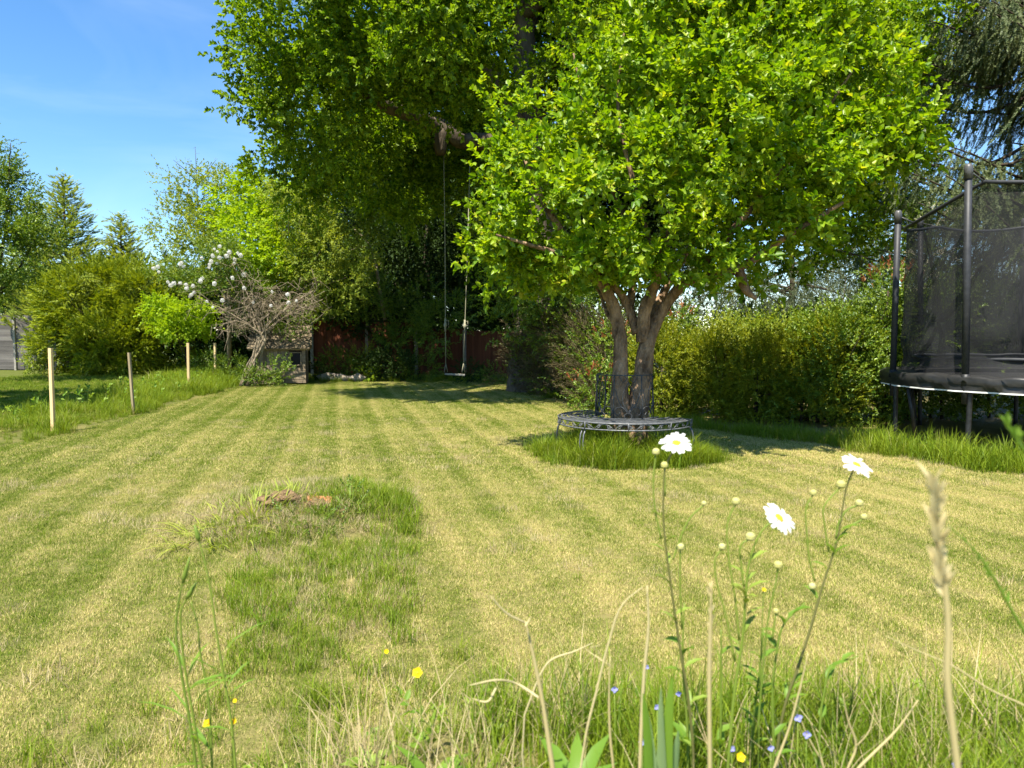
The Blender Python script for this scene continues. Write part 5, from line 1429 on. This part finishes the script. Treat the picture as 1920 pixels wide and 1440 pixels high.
# photinias
def photinia(c, rd, label, seed, g=V_hedge):
    root = thing('photinia_shrub', (c.x, c.y, 0), label, 'shrub'); c = Vector(c)
    mb = MB(); mb.tube([(c.x, c.y, 0), c], [.03, .012], 6); mb.build('stem', M['bark_dark'], root)
    crown('foliage', root, [(c, rd), (c - Vector((0, 0, rd * .6)), rd * .9)], V_mid, .16, 9, 8, .7, seed, kind='stuff')
    r = np.random.default_rng(seed); n = int(60 * rd)
    d = rand_dirs(r, n); d[:, 2] = np.abs(d[:, 2]) * .9; p = np.array(c) + d * rd * 1.0
    scatter('red_leaves', p, euler_of(d + [0, -.2, .9], r.normal(0, .4, n)), r.uniform(.5, 1.0, n), V_red, root, seed, kind='stuff')
photinia(P(1118, 735, 11.0), .40, 'photinia with red young leaves just left of the iron bench back', 91)
photinia(P(1665, 545, 11.6), .42, 'photinia with a red-leaved tip beside the left trampoline pole', 92)
photinia(P(1262, 600, 12.8), .32, 'photinia with orange-red tips seen between the apple trunk and the sky', 93)
photinia(P(1145, 640, 12.5), .30, 'photinia with pale pinkish shoots behind the left apple stem', 94)
# cream-flowered climber behind the net
fw = thing('flowering_climber', (P(1720, 600, 12.4).x, 12.4, 0), 'cream-flowered climber on the hedge behind the left trampoline pole', 'climber')
mb = MB(); mb.tube([(P(1720, 600, 12.4).x, 12.4, 0), P(1720, 600, 12.4), P(1740, 430, 12.6)], [.03, .02, .01], 6); mb.build('stem', M['bark_dark'], fw)
fb = [B(1715, 560, 12.2, .4), B(1735, 500, 12.4, .42), B(1760, 430, 12.6, .42), B(1800, 420, 12.8, .4), B(1860, 450, 12.8, .5), B(1900, 420, 12.9, .5), B(1780, 520, 12.5, .5)]
crown('foliage', fw, fb, V_mid, .2, 6, 9, .7, 95, kind='stuff')
r = np.random.default_rng(96); pp, dd = [], []
for c, rd in fb:
    for _ in range(13):
        d = rand_dirs(r, 1)[0]; d[1] = -abs(d[1]); s = np.array(c) + d * rd
        for __ in range(3): pp.append(s + r.normal(size=3) * .035); dd.append(d + r.normal(size=3) * .5 + [0, 0, .5])
scatter('blossom', np.array(pp), euler_of(np.array(dd), r.normal(0, .5, len(pp))), r.uniform(.5, .95, len(pp)), V_white, fw, 97, kind='stuff')
# weeping trees far behind the hedge
wl = [B(1350, 520, 30, .9), B(1440, 580, 30, .9), B(1620, 570, 30, 1.0), B(1310, 490, 30, 1.0), B(1290, 560, 30, .7), B(1350, 590, 30, .6), B(1400, 540, 31, 1.2), B(1470, 520, 31, 1.5), B(1540, 560, 30, 1.4), B(1600, 520, 31, 1.3), B(1500, 590, 30, 1.2), B(1650, 470, 31, 1.3), B(1700, 430, 31, 1.5), B(1560, 480, 32, 1.2)]
tree('willow_tree', (P(1480, 690, 31).x, 31, 0), 7.5, wl, V_wil, 'grey-green feathery weeping tree against the sky beyond the right hedge', seed=17, tr_r=.16, sub_r=.5, dens=1.3, per=9, scale=1.9, up=-.8, out=.2, rmin=.2)
bt = [(P(px, 640, 45), 2.1) for px in range(1180, 2000, 60)]
tree('tree_belt', (P(1500, 690, 46).x, 46, 0), 3, bt, V_dark, 'far low line of trees glimpsed beyond the right hedge', seed=18, sub_r=.9, dens=.5, per=12, scale=3, tr_r=.2)
# tall spruce upper right
sb_ = Vector((P(2080, 600, 13.5).x, 13.5, 0))
spt = thing('spruce_tree', sb_, 'dark grey-green spruce with drooping branchlets in the top right corner', 'tree')
mb = MB(); mb.tube([sb_, sb_ + Vector((0, 0, 6)), sb_ + Vector((0, 0, 14))], [.3, .22, .03], 10, .2); mb.build('trunk', M['bark_dark'], spt)
r = np.random.default_rng(99); PP, DD, SS = [], [], []; mb = MB()
for i in range(170):
    z = r.uniform(4.2, 11.5); a = math.pi + r.uniform(-1.9, 1.9); l = 4.9 * (1 - (z - 4) / 13) * r.uniform(.7, 1.05)
    if abs(a - math.pi) > 1: l *= .7
    s = sb_ + Vector((0, 0, z)); e = s + Vector((math.cos(a) * l, math.sin(a) * l, -.25 * l)); m_ = s.lerp(e, .6) + Vector((0, 0, -.22 * l))
    br = spline([s, m_, e], 8); mb.tube(br, lerp_list([.05, .03, .01], len(br)), 5)
    for j in range(int(l * 13)):
        q = Vector(br[int(r.uniform(.2, 1) * (len(br) - 1))]) + Vector(r.normal(size=3) * .06)
        hl = r.uniform(.15, .8); side = np.array([-math.sin(a), math.cos(a), 0]) * r.uniform(-.7, .7)
        for t in np.arange(0, hl, .20):
            PP.append(q + Vector((side[0] * t, side[1] * t, -t))); DD.append([side[0] * .8 + math.cos(a) * .3 + r.normal() * .25, side[1] * .8 + math.sin(a) * .3 + r.normal() * .25, -.9]); SS.append(r.uniform(.6, 1.1))
mb.build('branches', M['bark_dark'], spt)
scatter('crown', np.array(PP), euler_of(np.array(DD), r.uniform(-3, 3, len(PP))), np.array(SS), V_spr, spt, 98, kind='stuff')
# tree off the left edge whose shade lies on the rough grass
tree('shade_tree', (-11.6, 11.4, 0), 6, [((-11.6, 11.5, 5.2), 1.9), ((-12.6, 13.2, 5.4), 1.9), ((-12.6, 10.4, 5.8), 1.6), ((-10.8, 10.4, 4.8), 1.3), ((-12.0, 12.4, 4.6), 1.3)], V_oakbig, 'broad leafy tree standing just outside the left edge, shading the rough grass', seed=19, sub_r=.6, dens=1.3, per=12, tr_r=.16)

# ------------------------------------------------------------------ near plants on the bank
def gz(x, y): return gh(x, y).item()
petal = bpy.data.meshes.new('petal'); tmp = MB()
ptv = []
for i, (l, wd, z) in enumerate(((.005, .0016, .001), (.011, .0030, .0018), (.018, .0036, .0016), (.0235, .0030, .0002), (.0262, .0016, -.0008))):
    ptv += [(l, -wd, z), (l, 0, z - .0005), (l, wd, z)]
ptf = []
for i in range(4): ptf += [(i * 3, i * 3 + 1, i * 3 + 4, i * 3 + 3), (i * 3 + 1, i * 3 + 2, i * 3 + 5, i * 3 + 4)]
petal.from_pydata(ptv, [], ptf); petal.materials.append(M['white_petal']); petal.polygons.foreach_set('use_smooth', [True] * len(ptf))
def stem_pts(pix, d, dy=None):
    return [P(px, py, d + (0 if dy is None else dy * i / len(pix))) for i, (px, py) in enumerate(pix)]
def to_ground(pts):
    p = pts[-1]; g = Vector((p.x + random.uniform(-.02, .02), p.y + .02, 0)); g.z = gz(g.x, g.y) - .03
    return pts + [g] if g.z < p.z else pts
def buds(root, d, items):
    for px, py, chain, rb in items:
        c = P(px, py, d); mb = MB(); mb.ball(c, (rb, rb, rb * .8), 10, 7); mb.ball(c - Vector((0, 0, rb * .35)), (rb * 1.02, rb * 1.02, rb * .65), 10, 6); mb.build('bud', M['bud'], root)
        if chain:
            pts = [c - Vector((0, 0, rb * .7))] + [P(a, b, d) for a, b in chain]
            s = spline(pts, 5); mb = MB(); mb.tube(s, lerp_list([.0013, .0017], len(s)), 5); mb.build('stem', M['stem'], root)
def small_leaves(root, pts, n, L, W, mat, seed, t0=.3):
    r = random.Random(seed)
    for i in range(n):
        p = pts[int(len(pts) * (t0 + (1 - t0) * r.random())) - 1]
        a = r.uniform(0, TAU); d = Vector((math.cos(a), math.sin(a) * .7, r.uniform(.5, 1.4)))
        mb = MB(); l = L * r.uniform(.6, 1.2); mb.leaf(p, d, Vector((-d.x * .5, -d.y * .5 - .2, 1)), l, W * r.uniform(.7, 1.2), .3, .2); mb.build('leaf', mat, root)
def daisy(head, nrm, d, path, label, blist, seed, lv=14):
    pts = stem_pts(path, d); full = to_ground(pts)
    base = full[-1]
    root = thing('oxeye_daisy', base, label, 'flower', 'oxeye daisies on the near bank')
    c = P(head[0], head[1], d); n_ = Vector(nrm).normalized()
    s = spline([c - n_ * .004] + full, 6)
    mb = MB(); mb.tube(s, lerp_list([.0013, .0015, .0018, .0024, .0028], len(s)), 7); mb.build('stem', M['stem_red'] if seed % 2 else M['stem'], root)
    mb = MB(); 
    mb.ball((0, 0, .0008), (.0082, .0082, .0034), 14, 8); mb.ball((0, 0, -.0022), (.0075, .0075, .0030), 12, 6)
    me = bpy.data.meshes.new('flower_head'); me.from_pydata(mb.v, [], mb.f); me.polygons.foreach_set('use_smooth', mb.sm); me.materials.append(M['yellow_disc'])
    hd = link('flower_head', me, root); hd.location = c - base; hd.rotation_euler = n_.to_track_quat('Z', 'Y').to_euler()
    r = random.Random(seed); k = 21
    for i in range(k):
        o = link('petal', petal, hd)
        o.rotation_euler = (R(r.uniform(-12, 12)), R(r.uniform(-10, 6)), TAU * i / k + r.uniform(-.09, .09)); q = r.uniform(.9, 1.08); o.scale = (q, q * r.uniform(.85, 1.15), q); o.location = (0, 0, (i % 2) * .0007)
    buds(root, d, blist); small_leaves(root, s, lv, .035, .010, M['dock'] if seed == 3 else M['stem'], seed)
    return root
daisy((1268, 832), (-.05, -.5, .86), 1.15, [(1250, 870), (1244, 930), (1246, 1000), (1253, 1060), (1264, 1140), (1276, 1220), (1292, 1320), (1300, 1420)], 'oxeye daisy in front of the bench, topmost white flower on the left stem',
      [(1230, 846, [(1225, 900), (1229, 960), (1240, 1010)], .0062), (1246, 871, [(1247, 930)], .0062), (1276, 1024, [(1275, 1080), (1279, 1180)], .0062), (1320, 943, [(1295, 970), (1272, 1020), (1262, 1050)], .0042)], 1)
daisy((1605, 872, ), (.28, -.45, .85), 1.2, [(1590, 905), (1580, 950), (1573, 1000), (1560, 1045), (1545, 1090), (1525, 1160), (1500, 1240), (1470, 1330), (1455, 1430)], 'rightmost oxeye daisy, white flower tilted right on a reddish stem',
      [(1577, 907, [(1560, 930), (1545, 950), (1547, 990), (1554, 1035)], .0078), (1611, 942, [(1590, 955), (1575, 975), (1567, 1010)], .0066), (1620, 968, [(1590, 990), (1565, 1020)], .0056), (1525, 923, [(1514, 945), (1513, 1000), (1518, 1050), (1528, 1090)], .0058), (1523, 1098, [(1528, 1110)], .0060)], 3)
daisy((1460, 972), (.42, -.62, .66), 1.1, [(1438, 985), (1418, 1015), (1404, 1060), (1398, 1120), (1392, 1200), (1378, 1290), (1368, 1400)], 'lowest of the three oxeye daisies, nodding to the right in the middle',
      [(1407, 1005, [(1392, 1018), (1390, 1060), (1395, 1100)], .0076), (1380, 939, [(1367, 970), (1366, 1040), (1378, 1120), (1386, 1200)], .0064), (1354, 1024, [(1342, 1045), (1343, 1085), (1360, 1150), (1378, 1240)], .0055), (1459, 1058, [(1455, 1090), (1442, 1150), (1430, 1260), (1420, 1380)], .0068), (1455, 1145, [(1448, 1200)], .0045)], 4)
# unopened leafy stems right of the daisies
r = random.Random(77)
def leafy_stem(name, path, d, label, rad=.0022, lv=10, L=.035, W=.012, mat='stem', cat='plant', seed=1, lm='dock', tipbud=None, t0=.2):
    full = to_ground(stem_pts(path, d)); root = thing(name, full[-1], label, cat)
    s = spline(full, 5); mb = MB(); mb.tube(s, lerp_list([rad * .5, rad * .8, rad, rad * 1.2], len(s)), 6); mb.build('stem', M[mat], root)
    if lv: small_leaves(root, s, lv, L, W, M[lm], seed, t0)
    if tipbud:
        mb = MB(); tpd = (s[0] - s[2]).normalized(); mb.tube([s[0] - tpd * tipbud * .2, s[0] + tpd * tipbud * .15, s[0] + tpd * tipbud * .6, s[0] + tpd * tipbud], [.002, .0045, .003, .0008], 8); mb.build('bud', M['stem'], root)
    return root
leafy_stem('wild_stem', [(1610, 1230), (1560, 1250), (1545, 1300), (1535, 1420)], 1.2, 'curving green side stem low at the right of the daisies', lv=8, seed=2)
leafy_stem('wild_stem', [(1510, 1130), (1470, 1170), (1455, 1230), (1450, 1420)], 1.15, 'curved leafy stem between the middle and right daisies', lv=10, seed=3)
leafy_stem('wild_stem', [(1432, 1180), (1425, 1250), (1415, 1330), (1410, 1420)], 1.25, 'short dark leafy stem below the middle daisy', lv=16, seed=4)
leafy_stem('wild_stem', [(1352, 1180), (1352, 1260), (1350, 1400)], 1.2, 'short upright stem between the left and middle daisies', lv=8, seed=5)
leafy_stem('wild_stem', [(1283, 1130), (1280, 1230), (1290, 1400)], 1.2, 'leafy shoot beside the left daisy stem', lv=12, seed=6, L=.045, W=.016)
# slender budded stems at lower left
leafy_stem('goatsbeard_stem', [(372, 1010), (383, 1050), (395, 1110), (405, 1180), (418, 1260), (432, 1340), (442, 1440)], 1.2, 'tallest slender green stem with a dark bud, lower left', .0022, 5, .09, .006, seed=7, tipbud=.025, t0=.5)
leafy_stem('goatsbeard_stem', [(345, 1085), (336, 1120), (330, 1180), (338, 1250), (352, 1330), (368, 1440)], 1.2, 'slender green stem with a long pointed bud, leftmost of the lower-left group', .0022, 5, .09, .006, seed=8, tipbud=.04, t0=.5)
leafy_stem('goatsbeard_stem', [(353, 1118), (341, 1140), (340, 1190), (348, 1260), (360, 1330), (378, 1440)], 1.22, 'slender green stem with a split star-like tip, second of the lower-left group', .0022, 5, .09, .006, seed=9, tipbud=.03, t0=.5)
leafy_stem('goatsbeard_stem', [(358, 1128), (370, 1170), (375, 1220), (388, 1290), (398, 1440)], 1.24, 'slender bare-tipped green stem in the middle of the lower-left group', .0020, 5, .08, .006, seed=10, t0=.5)
strap_plant('grass_tuft', (P(385, 1400, 1.3).x, 1.3, 0), 30, .24, .006, M['grass'], 'tuft of long green blades round the lower-left budded stems', 'grass', .5, .10, 11, part='blade')
# buttercups
def buttercup(px, py, d, rd, path, label, seed, face=(0, -.8, .6)):
    full = to_ground([P(a, b, d) for a, b in path]); root = thing('buttercup', full[-1], label, 'flower', 'yellow buttercups on the near bank')
    c = P(px, py, d); s = spline([c] + full, 4); mb = MB(); mb.tube(s, .0011, 5); mb.build('stem', M['stem'], root)
    q = Vector(face).normalized().to_track_quat('Z', 'Y').to_matrix(); r = random.Random(seed)
    for i in range(5):
        a = TAU * i / 5 + r.uniform(-.1, .1); dd = q @ Vector((math.cos(a), math.sin(a), .45)); mb = MB(); mb.leaf(c, dd, q @ Vector((-math.cos(a) * .4, -math.sin(a) * .4, 1)), rd, rd * .95, -.12, .1); mb.build('petal', M['yellow_petal'], root)
    mb = MB(); mb.ball(c + q @ Vector((0, 0, .002)), rd * .25, 8, 5); mb.build('flower_centre', M['yellow_disc'], root)
buttercup(783, 1262, 1.35, .0125, [(786, 1290), (790, 1340), (796, 1420)], 'largest yellow buttercup, alone in front of the straw-coloured lawn', 1)
buttercup(725, 1222, 2.3, .010, [(727, 1240), (730, 1262)], 'tiny yellow buttercup at the lower right corner of the unmown patch', 2)
buttercup(390, 1357, 1.3, .010, [(392, 1385), (398, 1440)], 'yellow buttercup left of the budded stems base', 3)
buttercup(438, 1353, 1.3, .008, [(436, 1380), (436, 1440)], 'yellow buttercup at the right of the budded stems base', 4)
buttercup(441, 1314, 1.3, .005, [(438, 1350), (436, 1440)], 'half-open yellow buttercup just above its neighbour', 5)
buttercup(1058 + 330, 1420, 1.1, .009, [(1390, 1440)], 'yellow buttercup low in the grass under the daisies', 6)
buttercup(1432, 1106, 1.2, .0045, [(1430, 1150), (1425, 1300)], 'small yellow bud-like buttercup below the middle daisy', 7)
# speedwells
for i, (px, py, d, rd, lb) in enumerate([(1152, 1292, 1.3, .007, 'pale blue speedwell right of the dead branching stem'), (1212, 1250, 1.4, .006, 'small blue speedwell beside the tall iris blades, highest one'), (1496, 1345, 1.15, .008, 'pale lilac-blue speedwell on the orange stalk, upper'), (1512, 1376, 1.15, .008, 'pale lilac-blue speedwell on the orange stalk, lower'),
                              (1372, 1403, 1.1, .006, 'blue speedwell in the bottom grass under the middle daisy'), (1445, 1402, 1.1, .006, 'blue speedwell at the bottom, left of the orange stalk'), (1204, 1391, 1.1, .007, 'blue speedwell against the pale straw stem'), (1232, 1325, 1.2, .006, 'pale speedwell seen past the iris blades'), (1272, 1300, 1.3, .006, 'lilac speedwell at the foot of the left daisy'), (1790, 1433, 1.0, .007, 'lilac speedwell at the bottom right by the tall seed head')]):
    c = P(px, py, d); g = Vector((c.x, c.y + .01, gz(c.x, c.y) - .02))
    root = thing('speedwell', g, lb, 'flower', 'blue speedwells in the bank grass')
    mb = MB(); mb.tube([g, g.lerp(c, .5) + Vector((.004, 0, 0)), c], .0008, 4); mb.build('stem', M['stem'], root)
    for k in range(4):
        a = TAU * k / 4 + i; dd = Vector((math.cos(a), -.35, math.sin(a))); mb = MB(); mb.leaf(c, dd, Vector((0, -1, .3)), rd, rd * .9, 0, .1); mb.build('petal', M['blue_petal'], root)
# dead branching stem and straw stalks
def straw(name, paths, d, label, rad, mat='straw', cat='dry stem', head=None):
    full = to_ground([P(a, b, d) for a, b in paths[0]]); root = thing(name, full[-1], label, cat)
    for i, pth in enumerate(paths):
        f = full if i == 0 else [P(a, b, d + random.uniform(-.02, .02)) for a, b in pth]
        s = spline(f, 5); q = rad if i == 0 else rad * .45
        mb = MB(); mb.tube(s, lerp_list([q * .35, q * .8, q, q], len(s)), 6); mb.build('stem' if i == 0 else 'side_stem', M[mat], root)
    if head:
        c0_, c1_, wd, n = head; r = random.Random(9); a_, b_ = P(*c0_, d), P(*c1_, d)
        for i in range(n):
            t = i / n; p = a_.lerp(b_, t); an = r.uniform(0, TAU); dd = Vector((math.cos(an) * .5, math.sin(an) * .5, 1))
            mb = MB(); mb.leaf(p, dd, Vector((math.sin(an), math.cos(an), .3)), wd * r.uniform(1.2, 2.2), wd * .45, .1, .2); mb.build('seed', M[mat], root)
    return root
straw('dead_stem', [[(985, 1165), (1000, 1230), (1018, 1320), (1030, 1400), (1036, 1440)], [(920, 1118), (950, 1150), (985, 1168)], [(995, 1158), (985, 1175)], [(880, 1285), (930, 1275), (975, 1285), (1010, 1308)], [(885, 1310), (915, 1315), (930, 1290)]], 1.0, 'dead straw-coloured stem that forks near its top, centre foreground', .0038)
straw('dead_stem', [[(1112, 1205), (1080, 1220), (1030, 1240), (1010, 1270)], [(1125, 1210), (1105, 1215)], [(1110, 1210), (1145, 1250), (1120, 1230)], [(1095, 1215), (1130, 1240)]], 1.15, 'thin arching dead twig right of the forked stem', .0016)
straw('dry_grass_stalk', [[(1213, 1098), (1216, 1170), (1208, 1260), (1203, 1350), (1200, 1440)]], .95, 'straight pale dry stalk left of the iris blades', .0026)
straw('dry_grass_stalk', [[(1205, 1100), (1170, 1130), (1140, 1210), (1120, 1290), (1100, 1370)]], 1.0, 'arched dry stalk bending over to meet the straight pale stalk', .0018)
straw('dry_grass_stalk', [[(1144, 1230), (1142, 1310), (1144, 1380), (1150, 1440)]], 1.0, 'short blunt dry stalk between the two arched ones', .0020)
straw('dry_grass_stalk', [[(1334, 1090), (1332, 1170), (1330, 1260), (1331, 1440)]], .8, 'blurred straight dry stalk with a pale swollen top below the middle daisy', .0026, head=((1333, 1180), (1334, 1100), .006, 12))
straw('seed_head_stalk', [[(1750, 905), (1758, 980), (1770, 1080), (1778, 1180), (1776, 1270), (1784, 1350), (1795, 1440)]], .5, 'tall blurred straw-coloured grass stalk with a seed head, right foreground', .0026, head=((1768, 1120), (1750, 905), .011, 46))
straw('dry_grass_stalk', [[(1660, 1192), (1720, 1220), (1780, 1245), (1860, 1295), (1925, 1325)]], .9, 'long thin dry stalk slanting down to the right edge', .0012)
straw('dry_grass_stalk', [[(1515, 1225), (1500, 1290), (1478, 1370), (1452, 1440)]], 1.0, 'leaning pale dry stalk right of the middle daisy', .0018)
straw('dry_grass_stalk', [[(1580, 1300), (1590, 1350), (1605, 1400), (1590, 1440)], [(1640, 1320), (1630, 1370), (1605, 1400)]], 1.0, 'forked dry stem low at the bottom right', .0018)
straw('dry_grass_stalk', [[(1722, 1312), (1680, 1370), (1640, 1410), (1610, 1440)]], .95, 'slanting straw stalk near the bottom right corner', .0020)
straw('orange_stalk', [[(1498, 1340), (1510, 1370), (1525, 1400), (1538, 1422)]], 1.15, 'short orange stalk carrying the lilac speedwells', .0016)
# green seed heads at the right edge
straw('green_seed_head', [[(1882, 792), (1900, 815), (1925, 850), (1950, 900)]], .55, 'green grass seed head poking in at the right edge, level with the trampoline legs', .0012, 'dock', 'grass', ((1912, 838), (1884, 795), .007, 14))
straw('green_seed_head', [[(1778, 985), (1830, 1035), (1870, 1095), (1900, 1150), (1930, 1200)]], .7, 'green arching grass stem entering from the right edge', .0016, 'dock', 'grass', ((1900, 1150), (1800, 1005), .007, 9))
# broad iris blades
ir = thing('iris_plant', P(1235, 1500, .9), 'clump of broad upright blue-green iris blades, bottom centre', 'plant')
for i, (x0, y0, x1, wd) in enumerate([(1205, 1300, 1215, .014), (1218, 1330, 1222, .011), (1245, 1290, 1240, .012), (1262, 1270, 1250, .016), (1268, 1370, 1265, .015), (1232, 1380, 1236, .012), (1208, 1390, 1200, .010)]):
    a, b = P(x0, y0, .9 + .01 * i), P(x1, 1520, .9 + .01 * i); pts = [b.lerp(a, t) + Vector((.004 * math.sin(t * 3 + i), 0, 0)) for t in (0, .3, .6, .85, 1)]
    mb = MB(); mb.blade(pts, [wd, wd, wd * .9, wd * .6, wd * .1], Vector((1, .3 * (-1) ** i, 0)).normalized()); mb.build('blade', M['iris'] if i % 3 else M['dock'], ir)
# dock rosettes along the bottom
def rosette(px, py, d, L, W, n, label, seed, mat='dock'):
    c = P(px, py, d); c.z = max(gz(c.x, c.y), c.z - .05); root = thing('dock_plant', c, label, 'plant'); r = random.Random(seed)
    for i in range(n):
        a = TAU * i / n + r.uniform(-.3, .3); up = r.uniform(.5, 1.6); dd = Vector((math.cos(a), math.sin(a), up)); l = L * r.uniform(.7, 1.15)
        mb = MB(); mb.leaf(c, dd, Vector((-math.cos(a) * up, -math.sin(a) * up, 1)), l, W * r.uniform(.8, 1.1), .35, .15); mb.build('leaf', M[mat], root)
rosette(810, 1450, 1.35, .10, .032, 9, 'bright green dock leaves left of the dead forked stem', 1)
rosette(925, 1470, 1.25, .10, .030, 7, 'green dock leaves just left of the forked dead stem base', 6)
rosette(1080, 1450, 1.1, .12, .030, 9, 'bright green dock leaves right of the forked dead stem', 2)
rosette(690, 1430, 1.5, .06, .030, 12, 'low dark clover-like leaves at the bottom left of centre', 3, 'stem')
rosette(620, 1450, 1.5, .06, .030, 10, 'low rounded leaves at the bottom left', 4, 'stem')
rosette(1560, 1470, 1.15, .08, .020, 10, 'narrow green leaves at the bottom right of the daisies', 5)
print('sprays', n1, n2, n3, 'objects', len(bpy.data.objects))
